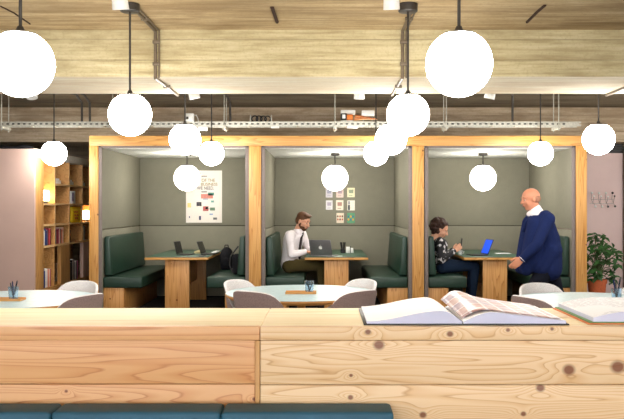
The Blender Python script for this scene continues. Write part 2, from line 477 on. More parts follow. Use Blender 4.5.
# ================================================================== HANGING GLOBES
RY = [3.45, 5.35, 7.28, 9.2]
RX = [-3.19, -1.315, .612, 2.54]
R1 = .146
used = {(0, 1): 'large opal globe pendant cut by the left picture edge', (0, 2): 'largest opal globe pendant right of centre above the open books',
        (1, 1): 'mid-size opal globe pendant on a long rod at left, in front of the pine beam', (1, 2): 'mid-size opal globe pendant, highest of the overlapping trio right of centre',
        (2, 1): 'opal globe pendant below the white junction box over the left booth', (2, 2): 'middle opal globe pendant of the overlapping trio right of centre',
        (2, 3): 'opal globe pendant in front of the last pine post on the right',
        (3, 0): 'small opal globe pendant in front of the bookcase', (3, 1): 'small opal globe pendant above the poster, right of its neighbours',
        (3, 2): 'lowest and smallest opal globe pendant of the trio right of centre', (3, 3): 'small opal globe pendant above the walking man'}
pend = None
ZG = 1.99
GX = {(0, 1): -1.336, (0, 2): .594, (1, 1): -1.324, (1, 2): .573, (2, 1): -1.291, (2, 2): .622, (2, 3): 2.549, (3, 0): -3.168, (3, 1): -1.32, (3, 2): .61, (3, 3): 2.54}
RX.append(4.47)
used.update({(0, 3): 'opal globe pendant beyond the right picture edge, nearest', (1, 0): 'opal globe pendant beyond the left picture edge',
             (2, 4): 'opal globe pendant beyond the right picture edge, before the pink partition', (3, 4): 'opal globe pendant beyond the right picture edge, closest to the pink partition'})
for (i, j), lab in used.items():
    x, y = GX.get((i, j), RX[j]), RY[i]
    if pend is None:
        pend = thing('globe_pendant', lab, 'lamp', (x, y, ZG), 0, 'hanging globe pendants')
        MB().lathe(globe_mesh(R1, .87)).build('globe', M['globe'], pend)
        MB().lathe([(0, .128), (.07, .128), (.07, .134), (.02, .146), (.012, .165), (0, .165)]).build('cap', M['dark_metal'], pend)
        MB().cone((0, 0, .16), (0, 0, CZ-ZG-.03), .0075).build('rod', M['dark_metal'], pend)
        MB().lathe([(0, CZ-ZG-.055), (.06, CZ-ZG-.055), (.066, CZ-ZG-.05), (.066, CZ-ZG-.001), (0, CZ-ZG-.001)]).build('canopy', M['dark_metal'], pend)
    else: dup(pend, (x, y, ZG), label=lab)

# conduits from the second-row canopies along the ceiling, the beam face and its soffit
for j, lab in ((1, 'steel conduit running back from the left ceiling rose over the beam'), (2, 'steel conduit running back from the ceiling rose near centre over the beam'), (3, 'steel conduit crossing the beam at the right picture edge')):
    x = RX[j]
    c = thing('ceiling_conduit', lab, 'conduit', (x, 5.42, CZ), 0, 'steel conduits')
    MB().tube([(0, 0, -.014), (0, .69, -.014), (0, .69, -.38), (0, 1.63, -.38)], .0125).build('pipe', M['conduit'], c)
    MB().tube([(.03, .02, -.012), (.03, .69, -.012), (.028, .693, -.38)], .007).build('pipe', M['conduit'], c)
    for q in ((0, .3, -.012), (0, .692, -.1), (0, .692, -.27), (0, 1.1, -.385)):
        MB().box(q[0]-.02, q[0]+.036, q[1]-.014, q[1]+.01, q[2]-.012, q[2]+.012, .002).build('clip', M['conduit'], c)

# ceiling spots
def spot(loc, lab, tilt=0, proto=None):
    if proto: return dup(proto, loc, tilt, lab)
    t = thing('ceiling_spotlight', lab, 'lamp', loc, tilt, 'white ceiling spotlights')
    MB().cone((0, 0, 0), (.02, -.02, -.1), .045, .05, 20).build('lamp_head', M['white'], t)
    MB().cone((0, 0, -.02), (-.005, .01, .06), .012).build('bracket', M['white'], t)
    MB().box(-.03, .03, -.02, .04, .06, .09, .004).build('mount', M['white'], t)
    return t
s0 = spot((-2.70, 7.22, 2.46), 'white spotlight under the big globe at the left edge')
for x, l in ((-1.215, 'white spotlight behind the beam left of centre'), (.325, 'white spotlight behind the beam above the tray equipment'), (1.545, 'white spotlight just right of the largest globe')):
    spot((x, 7.22, 2.46), l, (x+3)*.7, s0)
for x, l in ((-1.235, 'white spotlight beside the left ceiling rose at the top picture edge'), (.405, 'white spotlight beside the ceiling rose near centre at the top picture edge')):
    spot((x, 4.72, 2.655), l, 2.2, s0)

# rusty bars sticking out of the ceiling
def bar(pts, lab, r=.009):
    tag(MB().tube([Vector(p) for p in pts], r).build('rusty_rebar', M['rust']), lab, 'rebar')
def onceil(x, y, dz=.003):
    Y = (CZ-dz-EYE)*F/(VY-y); return Vector(((x-VX)*Y/F, Y, CZ-dz))
bar([onceil(0, 6), onceil(14, 13), onceil(30, 24)], 'thin dark rusty bar in the ceiling at the top left', .006)
bar([onceil(272, 7), onceil(277, 22)], 'short thick rusty bar in the ceiling left of centre', .013)
bar([onceil(527, 22), onceil(537, 12), onceil(545, 5)], 'rusty bar in the ceiling right of the largest globe', .011)

# ================================================================== CABLE TRAY
TY = 9.3; tp = F/TY
tr = thing('cable_tray', 'long perforated galvanised cable tray hung above the booths', 'cable tray', (0, TY, 2.318))
for yy in (0, .15):
    mb = MB(); x0, x1 = -4.2, 3.05
    mb.box(x0, x1, yy, yy+.003, 0, .02); mb.box(x0, x1, yy, yy+.003, .036, .056)
    x = x0
    while x < x1-.03:
        mb.box(x, x+.034, yy, yy+.003, .02, .036); x += .066
    mb.build('side_rail', M['galv'], tr)
mb = MB(); x = -4.1
while x < 3.05:
    mb.box(x, x+.03, .003, .15, .002, .012); x += .29
mb.build('rungs', M['galv'], tr)
MB().tube([(-4.1, .05, .03), (-2, .06, .026), (0, .05, .03), (2.9, .06, .03)], .014).build('cable', M['black'], tr)
MB().tube([(-4.1, .12, .03), (-2, .115, .03), (0, .125, .03), (2.9, .12, .03)], .012).build('cable', M['dark_metal'], tr)
h0 = None
for k, x in enumerate((2.5, 113.5, 224.5, 335, 446, 558)):
    lab = ['far left', 'just behind the left rod pendant', 'above the left booth', 'left of the orange tray equipment', 'right of the pendant trio', 'above the right booth'][k]
    X = (x-VX)/tp
    if h0 is None:
        h0 = thing('tray_hanger', 'threaded rod hanger of the cable tray, '+lab, 'hanger', (X, TY, 2.283), 0, 'cable tray hangers')
        MB().cone((0, -.03, -.02), (0, -.03, CZ-2.283), .006).build('threaded_rod', M['galv'], h0)
        MB().cone((0, .18, -.02), (0, .18, CZ-2.283), .006).build('threaded_rod', M['galv'], h0)
        MB().box(-.02, .02, -.05, .2, 0, .033).build('cross_channel', M['galv'], h0)
    else: dup(h0, (X, TY, 2.283), label='threaded rod hanger of the cable tray, '+lab)
# conduit drops from the ceiling down to the tray
def drop(x, lab):
    X = (x-VX)/tp
    tag(MB().tube([(X-.45, 7.6, CZ-.03), (X-.3, 8.1, CZ-.04), (X-.12, 8.9, CZ-.04), (X-.03, 9.25, CZ-.06), (X, 9.37, CZ-.14), (X, 9.375, 2.376)], .014).build('conduit_drop', M['dark_metal']), lab, 'conduit', 'conduits dropping to the tray')
for x, l in ((80, 'dark pipe bending down to the tray above the left bookcase, left of a pair'), (88, 'dark pipe bending down to the tray above the bookcase, right of a pair'), (229.5, 'dark pipe dropping to the tray above the left booth'), (514, 'dark pipe dropping to the tray above the right booth')):
    drop(x, l)
# things on the tray
def T(x, y, dy=0): return Vector(((x-VX)/tp, dy, EYE-(y-VY)/tp-2.36))
jb = thing('junction_box', 'white junction box standing on the cable tray above a globe', 'box', ((188.5-VX)/tp, TY+.06, 2.375))
MB().box(-.055, .055, -.03, .04, 0, .10, .006).build('housing', M['white'], jb)
MB().box(-.035, -.005, -.034, -.03, .03, .06, .001).build('label_plate', M['dark_metal'], jb)
MB().tube([(.05, 0, .07), (.08, 0, .085), (.10, 0, .05), (.11, 0, .0)], .004).build('cable', M['white'], jb)
nb = thing('tray_control_unit', 'white and orange control unit lying on the cable tray', 'control unit', ((348-VX)/tp, TY+.05, 2.375))
MB().box(-.085, .09, .02, .14, .10, .145, .006).build('white_cover', M['white'], nb)
MB().box(-.085, -.015, -.03, .12, .025, .098, .004).build('housing', M['black'], nb)
MB().box(-.068, -.03, -.034, -.03, .038, .085, .002).build('label_plate', M['white'], nb)
MB().box(-.012, .06, -.03, .12, .02, .085, .006).build('orange_block', M['orange'], nb)
MB().box(-.085, .06, -.02, .10, 0, .019, .002).build('mounting_plate', M['galv'], nb)
wbx = thing('tray_transformer', 'white transformer box raised on the tray right of the orange unit', 'box', ((369-VX)/tp, TY+.14, 2.375))
MB().box(-.08, .075, 0, .1, .085, .15, .006).build('housing', M['white'], wbx)
MB().box(-.06, -.05, .02, .08, 0, .085).build('stand', M['galv'], wbx); MB().box(.045, .055, .02, .08, 0, .085).build('stand', M['galv'], wbx)
cb = thing('cable_bundle', 'fan of tan, orange and red cables on the tray', 'cables', ((356-VX)/tp, TY+.06, 2.375))
for k in range(9):
    z0 = .02+.008*k
    MB().tube([(-.02+.002*k, .0, z0), (.09, -.02, .03+.004*k), (.17, -.01, .032+.002*k), (.255, 0, .03+.001*k)], .006).build('cable', [M['tan'], M['orange'], M['rustred']][k % 3], cb)
bc = thing('cable_coil', 'black cable coil in a steel bracket on the tray', 'cables', ((261-VX)/tp, TY+.08, 2.375))
for k in range(4):
    ctr = Vector((-.08+.05*k, 0, .04)); MB().tube([ctr+Vector((.036*math.cos(a), .01*k, .036*math.sin(a))) for a in [2*PI*q/14 for q in range(15)]], .008).build('coil', M['black'], bc)
MB().box(.115, .122, -.04, .06, 0, .085).build('bracket', M['galv'], bc); MB().box(-.135, -.128, -.04, .06, 0, .085).build('bracket', M['galv'], bc)
tag(MB().box((198-VX)/tp, (207-VX)/tp, TY-.001, TY+.06, 2.268, 2.319, .005).build('tray_label_box', M['white']), 'small white box fixed below the cable tray', 'box')
tag(MB().box((271-VX)/tp, (279-VX)/tp, TY-.001, TY+.045, 2.297, 2.319, .003).build('tray_clip', M['white']), 'tiny white clip under the tray near the black coil', 'clip')
tag(MB().box((347-VX)/tp, (358-VX)/tp, TY-.001, TY+.045, 2.297, 2.319, .003).build('tray_clip', M['white']), 'tiny white clip under the tray below the orange unit', 'clip')

# ventilation grille above the pink partition
vg = thing('ventilation_grille', 'dark ventilation grille above the pink partition', 'grille', (3.8, 11.24, 2.135))
MB().box(-.5, .5, .05, .06, 0, .19).build('backing', M['black'], vg)
for k in range(5): MB().box(-.5, .5, 0, .05, .005+.038*k, .016+.038*k).build('slat', M['black_metal'], vg)

# ================================================================== BOOKCASE (left)
BX = -3.4  # bookcase plane, bays, shelf heights: first layout scaled up about the camera, baked in
bk = thing('bookcase', 'tall pine bookcase with pink end panel left of the booths', 'bookcase', (BX, 9.22, 0))
YE = 11.66; vy = [9.26, 9.91, 10.47, 11.04, 11.63]
DEP = .34
MB().box(-1.6, -.004, 0, .035, 0, 2.045, .002).build('end_panel', M['pink_panel'], bk)
MB().box(-.28, 0, .036, .05, 0, 1.952).build('end_frame', M['shelf_end'], bk)
MB().box(-.02, 0, .05, .29, 0, 1.952, .002).build('front_stile', M['shelf_end'], bk)
MB().box(-DEP-.02, -DEP, .05, YE-9.22, 0, 2.04).build('back_panel', M['shelf'], bk)
MB().box(-DEP, .004, .036, YE-9.22, 1.952, 2.045, .002).build('fascia', M['white_panel'], bk)
zs = [.06, .36, .884, 1.146, 1.404, 1.656]
def by(y): return y-9.22
for z in zs:
    a = .30 if z != 1.656 else by(vy[1])
    if z == .36: continue
    MB().box(-DEP, -.006, a, YE-9.22, z-.018, z).build('shelf', M['shelf'], bk)
    MB().box(-.0058, .0015, a, YE-9.22, z-.022, z+.002).build('shelf_lip', M['shelf_edge'], bk)
MB().box(-DEP, -.006, .30, YE-9.22, .345, .363).build('shelf', M['shelf'], bk)
for y in vy[1:]:
    MB().box(-DEP, -.001, by(y)-.009, by(y)+.009, .886, 1.952).build('divider', M['shelf'], bk)
    MB().box(-.0008, .001, by(y)-.011, by(y)+.011, .886, 1.952).build('divider_lip', M['shelf_edge'], bk)
MB().box(-DEP, -.001, by(9.88), by(9.9), .365, .864).build('divider', M['shelf'], bk)
MB().box(-.05, -.001, by(10.14), by(10.5), .365, .864).build('door', M['shelf_end'], bk)
MB().box(-.05, -.001, by(11.08), by(11.6), .365, .864).build('door', M['pink_panel'], bk)
MB().box(-.05, -.001, by(9.55), by(11.62), .065, .34).build('lower_door', M['shelf_end'], bk)
# shelf lamps
for (y, z, l) in ((9.80, 1.406, 'glowing shelf lamp in the first bay of the bookcase'), (11.50, 1.148, 'glowing shelf lamp in the last bay of the bookcase')):
    s = thing('shelf_lamp', l, 'lamp', (BX-.09, y, z), 0, 'bookcase shelf lamps')
    MB().lathe([(0, 0), (.04, 0), (.04, .03), (0, .03)]).build('lamp_base', M['dark_metal'], s)
    MB().lathe([(0, .031), (.05, .031), (.055, .05), (.055, .14), (.045, .16), (0, .165)]).build('lamp_glass', M['glow'], s)
# books
bmats = {}
def bmat(rgb):
    k = 'cover_%02x%02x%02x' % rgb
    if k not in bmats: bmats[k] = plain(k, rgb, .6)
    return bmats[k]
def book(y, z, th, h, rgb, lab, grp, dep=.2, lean=0, x=None):
    t = thing('book', lab, 'book', ((BX-.03) if x is None else x, y, z), 0, grp)
    t.rotation_euler = (lean, 0, 0)
    MB().box(-dep, 0, 0, th, 0, h, .002).build('cover', bmat(rgb), t)
    MB().box(-dep-.001, -.004, .003, th-.003, h-.004, h+.001).build('pages', M['paper'], t)
cn = {(230,226,220): 'white', (34,58,120): 'deep blue', (150,40,48): 'dark red', (200,70,80): 'red', (214,206,200): 'pale grey', (176,90,120): 'mauve', (120,34,54): 'maroon',
      (226,190,170): 'cream pink', (40,40,48): 'black', (90,90,110): 'slate', (210,120,90): 'salmon', (60,110,120): 'teal', (70,60,60): 'brown', (180,180,190): 'grey'}
cl = list(cn)
rowA = [(230,226,220), (230,226,220), (34,58,120), (34,58,120), (90,90,110), (150,40,48), (200,70,80), (214,206,200), (176,90,120), (60,110,120)]
def run(y, seq, z, hs, where, grp):
    prev = None
    for k, c in enumerate(seq):
        th = random.choice((.032, .038, .044)); h = random.uniform(*hs)
        l = '%s book, %s, %s' % (cn[c], where, 'first from left' if k == 0 else ('%s from left' % ['second','third','fourth','fifth','sixth','seventh','eighth','ninth','tenth','eleventh'][k-1]))
        book(y, z, th, h, c, l, grp, .19+random.uniform(-.02, .02)); y += th+.003
    return y
run(9.56, [(230,226,220), (230,226,220), (34,58,120), (34,58,120), (90,90,110), (150,40,48), (200,70,80), (120,34,54)], .886, (.18, .22), 'fourth shelf, first bay', 'books on the fourth shelf')
run(9.93, [(214,206,200), (176,90,120), (60,110,120), (150,40,48), (120,34,54), (176,90,120), (226,190,170), (40,40,48), (210,120,90), (226,190,170)], .886, (.165, .22), 'fourth shelf, second bay', 'books on the fourth shelf')
run(10.49, [(40,40,48), (180,180,190), (70,60,60)], .886, (.16, .2), 'fourth shelf, third bay', 'books on the fourth shelf')
run(11.06, [(230,226,220), (214,206,200), (180,180,190), (230,226,220), (90,90,110)], .886, (.18, .22), 'fourth shelf, last bay', 'books on the fourth shelf')
run(9.57, [(40,40,48), (34,58,120), (230,226,220), (214,206,200), (210,120,90), (226,190,170), (150,40,48)], .365, (.21, .25), 'lowest shelf, first bay', 'books on the lower shelf')
run(10.52, [(230,226,220), (40,40,48), (40,40,48), (40,40,48), (214,206,200), (40,40,48), (180,180,190), (230,226,220), (90,90,110), (176,90,120)], .365, (.23, .28), 'lowest shelf, right of the pine door', 'books on the lower shelf')
book(9.56, 1.148, .03, .19, (230,226,220), 'tall pale book alone at the left of the third shelf', 'books on the upper shelves')
# facing items
fb = thing('picture_book', 'white illustrated book facing out on the second shelf', 'book', (BX-.012, 10.56, 1.406))
MB().box(-.03, 0, 0, .2, 0, .17, .002).build('cover', M['paper'], fb); MB().box(0, .002, .05, .13, .03, .15).build('cover_picture', bmat((130, 120, 150)), fb)
yb = thing('yellow_book', 'bright yellow book facing out on the third shelf', 'book', (BX-.012, 10.62, 1.148))
mb = MB(); mb.box(-.03, 0, 0, .37, 0, .215, .03, 3); mb.build('cover', bmat((246, 206, 30)), yb)
for k, (a, b2, z) in enumerate(((.06, .25, .145), (.08, .27, .10), (.1, .24, .06))): MB().tube([(.002, a+(b2-a)*q/8, z+.012*math.sin(q*2.4)) for q in range(9)], .004, 6).build('scribble', bmat((190, 90, 40)), yb)
pt = thing('round_plate', 'pale round plate standing in the second bay of the third shelf', 'plate', (BX-.14, 10.0, 1.235))
MB().cone((-.0, -.006, 0), (.0, .006, 0), .085, .085, 28).build('plate', M['chair_in'], pt).rotation_euler = (0, 0, .9)
for k, (y, w, z) in enumerate(((10.1, .22, 1.658), (10.65, .18, 1.658), (11.2, .15, 1.658))):
    t = thing('small_box', ['small white box on the top shelf beneath the globe', 'small white box on the top shelf, middle one', 'small white box on the top shelf nearest the booths'][k], 'box', (BX-.06, y, z), 0, 'white boxes on the top shelf')
    MB().box(-.1, 0, 0, w, 0, .05, .003).build('tray', M['white'], t); MB().box(-.09, -.012, .02, w-.03, .051, .075, .003).build('lid', M['paper'], t)
st = thing('figurine', 'dark figurine leaning on the second shelf', 'figurine', (BX-.12, 10.0, 1.406))
mb = MB(); mb.chain([((0, 0, .02), .02), ((0, .03, .07), .016), ((0, 0, .12), .011), ((0, -.01, .15), .014)]); mb.box(-.03, .03, -.02, .05, 0, .02, .003); mb.build('figure', M['black'], st)
# black cable coils lying on top of the end panel
cc = thing('black_fabric_bag', 'black slack bag lying on top of the pink end panel', 'bag', (-4.1, 9.5, 2.054))
mb = MB()
for k in range(9): mb.ell((-.35+.1*k, .02*math.sin(k), .022+.008*math.sin(k*1.7)), (.12, .12, .03))
organic('bag_body', mb, M['black_cloth'], cc, .01, 3)
MB().tube([(-.45, -.1, .012), (-.3, -.14, .05), (-.1, -.15, .055), (.1, -.12, .012)], .012).build('strap', M['blue_leather'], cc)
bt = MB().box(-1.6, -.365, .036, .9, 2.01, 2.044).build('top_panel', M['pink_panel'], bk)

# ================================================================== FOREGROUND COUNTER
K1 = F/2.52
def zc(y): return EYE-(y-VY)/K1
def xc(x): return (x-VX)/K1
CT = zc(327)
CB = 2.996
XJ = xc(260)
knR1 = [(379,345,.020), (569,370,.022), (618,367,.026), (351,375.5,.007)]
knR2 = [(540.5,388,.016), (423,415,.013), (523.5,414,.010), (350.5,397.5,.010), (600, 430, .015)]
knRT = [(368,332,.011), (450,334,.012), (508,330,.008), (552,329,.007)]
bxr = 1.0; 
def kk(l, bx): return [(xc(x)-bx, zc(y), r*.85) for x, y, r in l]
cR = [srgb(242, 210, 166), srgb(230, 188, 136), srgb(192, 132, 78)]
M['cr1'] = pine('counter_right_upper', *cR, 'X', 11.3, 26, .6, 10, kk(knR1, bxr), False)
M['cr2'] = pine('counter_right_lower', *cR, 'X', 24.7, 26, .6, 10, kk(knR2, bxr), False)
M['crt'] = pine('counter_right_edge', *cR, 'X', 31.2, 10, .5, 10, kk(knRT, bxr), False)
bxl = -.6
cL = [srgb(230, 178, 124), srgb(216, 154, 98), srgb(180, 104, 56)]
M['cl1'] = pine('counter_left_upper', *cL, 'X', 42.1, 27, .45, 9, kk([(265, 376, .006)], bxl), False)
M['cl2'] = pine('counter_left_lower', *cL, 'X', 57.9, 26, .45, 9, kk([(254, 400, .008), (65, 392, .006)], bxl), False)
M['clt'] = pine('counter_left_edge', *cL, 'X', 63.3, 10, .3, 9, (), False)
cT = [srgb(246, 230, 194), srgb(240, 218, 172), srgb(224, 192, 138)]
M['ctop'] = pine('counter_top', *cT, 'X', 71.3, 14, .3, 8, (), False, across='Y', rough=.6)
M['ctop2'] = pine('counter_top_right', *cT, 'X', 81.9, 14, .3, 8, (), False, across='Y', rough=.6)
cl_ = thing('timber_counter_unit', 'left pine counter section with reddish boarded front', 'counter', (bxl, 2.75, 0))
cr_ = thing('timber_counter_unit', 'right pine counter section with knotty boarded front', 'counter', (bxr, 2.75, 0))
y0 = 2.52-2.75; y1 = CB-2.75
def plank(par, x0, x1, ya, yb, z0, z1, m, name='front_board'):
    return MB().box(x0, x1, ya, yb, z0, z1, .0025, 2).build(name, m, par)
xl0, xl1 = -1.9-bxl, XJ-.001-bxl; xr0, xr1 = XJ+.001-bxr, 1.75-bxr
z1_, z2_, z3_ = zc(340.5), zc(385), zc(429.5)
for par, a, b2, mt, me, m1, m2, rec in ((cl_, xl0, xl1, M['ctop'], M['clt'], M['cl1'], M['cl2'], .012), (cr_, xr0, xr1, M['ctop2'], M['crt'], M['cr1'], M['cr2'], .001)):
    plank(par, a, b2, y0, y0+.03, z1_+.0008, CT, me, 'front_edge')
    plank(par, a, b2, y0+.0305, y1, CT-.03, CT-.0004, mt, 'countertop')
    e = .0 if rec < .01 else .016
    plank(par, a, b2-e, y0+rec, y0+.03, z2_+.001, z1_-.0008, m1)
    plank(par, a, b2-e, y0+rec, y0+.03, z3_+.001, z2_-.001, m2)
    plank(par, a, b2-e, y0+rec, y0+.03, z3_-.19, z3_-.001, m1)
    plank(par, a, b2-e, y0+rec, y0+.03, z3_-.42, z3_-.192, m2)
    plank(par, a, b2-e, y0+rec, y0+.03, .02, z3_-.422, m1)
    plank(par, a, b2, y1-.03, y1, .02, CT-.031, m2, 'back_board')
MB().box(xl1-.0155, xl1, y0+.002, y0+.03, .02, z1_-.001, .002).build('end_trim', M['post'], cl_)

# blue banquette in front
bq = thing('banquette', 'blue leather banquette backed onto the counter', 'bench', (-.6, 2.3, 0))
BZ = .735
edges = [-1.45, (52-VX)/(F/2.4), (221-VX)/(F/2.4), (394-VX)/(F/2.4)]
for a, b2 in zip(edges, edges[1:]):
    MB().box(a+.6+.0015, b2+.6-.0015, .085, .205, .47, BZ, .012, 4).build('backrest', M['blue_leather'], bq)
    MB().box(a+.6+.0015, b2+.6-.0015, -.42, .2, .33, .465, .025, 3).build('seat_cushion', M['blue_leather'], bq)
MB().box(edges[0]+.61, edges[-1]+.59, -.38, .2, 0, .328).build('base', M['ply'], bq)

# ================================================================== OPEN BOOKS ON THE COUNTER
def page_surface(par, name, prof, ya, yb, mat, mtop=None, thick_to=None):
    """prof: list of (x, ztop, zbottom) across the book; solid between"""
    mb = MB(); R = []
    for x, zt, zb in prof: R.append([(x, ya, zb), (x, ya, zt), (x, yb, zt), (x, yb, zb)])
    mb.grid(R, closed=True)
    t = mb.b
    t.verts.ensure_lookup_table()
    n = len(prof)
    t.faces.new([t.verts[i] for i in (0, 1, 2, 3)]); t.faces.new([t.verts[(n-1)*4+i] for i in (3, 2, 1, 0)])
    bmesh.ops.recalc_face_normals(t, faces=list(t.faces))
    o = mb.build(name, [mat, mtop or mat], par, 50)
    if mtop:
        for p in o.data.polygons:
            if p.normal.z > .3: p.material_index = 1
    return o
ob = thing('open_book', 'large open book with a picture grid page lying on the counter', 'book', (.455, 2.56, CT+.0005))
DB = .385
MB().box(-.325, .345, -.004, DB+.004, 0, .004, .001).build('cover', M['black'], ob)
prof = []
for k in range(25):
    s = k/24; x = -.315+s*.31
    zt = .012+.034*math.sin(min(1, s/.8)*PI/2)**2 if s < .8 else .046-.036*((s-.8)/.2)**1.6
    prof.append((x, max(.006, zt), .0045))
page_surface(ob, 'left_pages', prof, 0, DB, M['page'], M['paper'])
prof = []
for k in range(25):
    s = k/24; x = .0+s*.335
    zt = .010+.032*math.sin(min(1, s/.3)*PI/2) if s < .3 else .042-.028*((s-.3)/.7)
    prof.append((x, zt, .0045))
page_surface(ob, 'right_pages', prof, 0, DB, M['page'], M['paper'])
# lifted top leaf with the picture grid
mb = MB(); R = []
for k in range(25):
    s = k/24
    r = []
    for q in range(13):
        v = q/12
        x = .004+s*.315; z = .010+.032*math.sin(min(1, s/.3)*PI/2) if s < .3 else .042-.026*((s-.3)/.7)
        z += .003+.03*math.exp(-((s-.12)/.16)**2)*(.25+.75*v)+.008*v*(1-s)
        y = .004+v*(DB-.004)+.09*(1-v)*math.exp(-((s)/.35)**2)*.4
        r.append((x-.035*v*(1-s)*.6, y, z))
    R.append(r)
mb.grid(R)
o = mb.build('loose_leaf', M['pictures'], ob); sm = o.modifiers.new('s', 'SOLIDIFY'); sm.thickness = .0012; sm.offset = 1
ob2 = thing('open_book', 'open book with pale text page cut by the right picture edge', 'book', (1.20, 2.575, CT+.0005), 0)
MB().box(-.335, .335, -.004, DB+.004, 0, .004, .001).build('cover', bmat((214, 120, 60)), ob2)
MB().box(-.328, .325, -.002, DB+.002, .0042, .008, .001).build('flyleaf', bmat((90, 130, 70)), ob2)
prof = []
for k in range(25):
    s = k/24; x = -.315+s*.31
    zt = .022+.022*math.sin(min(1, s/.45)*PI/2) if s < .85 else .044-.03*((s-.85)/.15)**1.5
    prof.append((x, zt, .0085))
page_surface(ob2, 'left_pages', prof, 0, DB, M['page'], M['textpage'])
page_surface(ob2, 'right_pages', [(.0-p[0]+.0, p[1]*.8, p[2]) for p in prof][::-1], 0, DB, M['page'], M['textpage'])
tag(MB().box(.805, .862, 2.74, 2.93, CT+.0004, CT+.0018).build('lit_wood_patch', bmat((236, 210, 176))), 'cream patch of lit wood between the two open books', 'paper')  # brightness of the lit countertop, put in as a thin cream sheet

# ================================================================== ROUND TABLES, CHAIRS
def shell_chair(lab):
    t = thing('shell_chair', lab, 'chair', (0, 0, 0), 0, 'felt shell chairs at the round tables')
    mb = MB(); nu, nv = 36, 10
    def S(u, v, off):
        a = u*math.radians(140)          # 0 = back (local -Y)
        au = abs(u)
        k = 1/(1+math.exp((au-.46)*13))
        top = .555+.245*k                # arms .56, back .80
        z = .40+(top-.40)*v
        r = .168+.036*v+.028*v*k+off
        rx = r*1.0; ry = r*(.98 if u == 0 else .98)
        return (rx*math.sin(a)*1.05, -ry*math.cos(a), z)
    for mi, off in ((0, .012), (1, -.006)):
        mb.mi = mi
        mb.grid([[S(-1+2*i/nu, j/nv, off) for i in range(nu+1)] for j in range(nv+1)], flip=(mi == 1))
    mb.mi = 1
    # rim, front edges, bottom edge
    mb.grid([[S(-1+2*i/nu, 1, .012) for i in range(nu+1)], [tuple(Vector(S(-1+2*i/nu, 1, .003))+Vector((0, 0, .006))) for i in range(nu+1)], [S(-1+2*i/nu, 1, -.006) for i in range(nu+1)]])
    for u in (-1, 1): mb.grid([[S(u, j/nv, .012) for j in range(nv+1)], [S(u, j/nv, -.006) for j in range(nv+1)]], flip=u > 0)
    mb.mi = 0
    mb.grid([[S(-1+2*i/nu, 0, .012) for i in range(nu+1)], [tuple(Vector(S(-1+2*i/nu, 0, -.02))-Vector((0, 0, .01))) for i in range(nu+1)]], flip=True)
    mb.build('shell', [M['chair_out'], M['chair_in']], t, 60)
    MB().lathe([(0, .385), (.152, .385), (.165, .395), (.165, .43), (.152, .445), (0, .45)], seg=36).build('seat_pad', M['chair_in'], t)
    MB().lathe([(0, .36), (.12, .36), (.12, .384), (0, .384)]).build('mount_plate', M['dark_metal'], t)
    for sx in (-1, 1):
        for sy in (-1, 1): MB().cone((sx*.19, sy*.18, 0), (sx*.09, sy*.09, .37), .011, .016).build('leg', M['ply_edge'], t)
    return t
chair = shell_chair('x'); first = True
def place(bx, by_, tx, ty, lab, off=.215):
    global first
    d = Vector((bx-tx, by_-ty)); d.normalize()
    # back of the chair at (bx,by): centre is moved towards the table
    loc = (bx-d.x*off, by_-d.y*off, 0); rz = math.atan2(-d.y, -d.x)-PI/2
    if first:
        chair.location = loc; chair.rotation_euler = (0, 0, rz); chair['label'] = lab; first = False
    else: dup(chair, loc, rz, lab)
RT = .55
def round_table(x, y, lab):
    t = thing('round_table', lab, 'table', (x, y, 0), 0, 'round pale blue tables')
    MB().lathe([(0, .74), (RT-.004, .74), (RT-.003, .7385), (RT-.003, .736), (0, .736)], seg=72).build('table_top', M['lino_blue'], t)
    MB().lathe([(0, .7355), (RT, .7355), (RT, .725), (RT-.02, .708), (0, .708)], seg=72).build('table_edge', M['ply_edge'], t)
    MB().lathe([(0, 0), (.19, 0), (.19, .012), (.03, .03), (.03, .7), (.1, .707), (0, .707)]).build('pedestal', M['ply_edge'], t)
    return t
tabs = [(-2.10, 5.31, 'round pale blue table cut by the left picture edge'), (-.165, 5.71, 'round pale blue table in the middle before the booths'), (1.80, 5.17, 'round white-lit table at the right near the books')]
for a in tabs: round_table(*a)
place(-1.80, 5.90, *tabs[0][:2], 'pale shell chair beyond the left table, by the bookcase')
place(-1.50, 5.02, *tabs[0][:2], 'shell chair at the near right of the left table', .21)
place(-.70, 5.985, *tabs[1][:2], 'pale shell chair at the far left of the middle table')
place(-.50, 5.21, *tabs[1][:2], 'mauve shell chair seen from behind, near left of the middle table')
place(.335, 6.04, *tabs[1][:2], 'pale shell chair at the far right of the middle table')
place(.27, 5.26, *tabs[1][:2], 'mauve shell chair seen from behind, near right of the middle table')
place(1.54, 5.735, *tabs[2][:2], 'white shell chair beyond the right table, under the walking man')
place(1.25, 4.90, *tabs[2][:2], 'grey brown shell chair at the near left of the right table')
place(2.28, 5.52, *tabs[2][:2], 'shell chair beyond the right table at the picture edge')

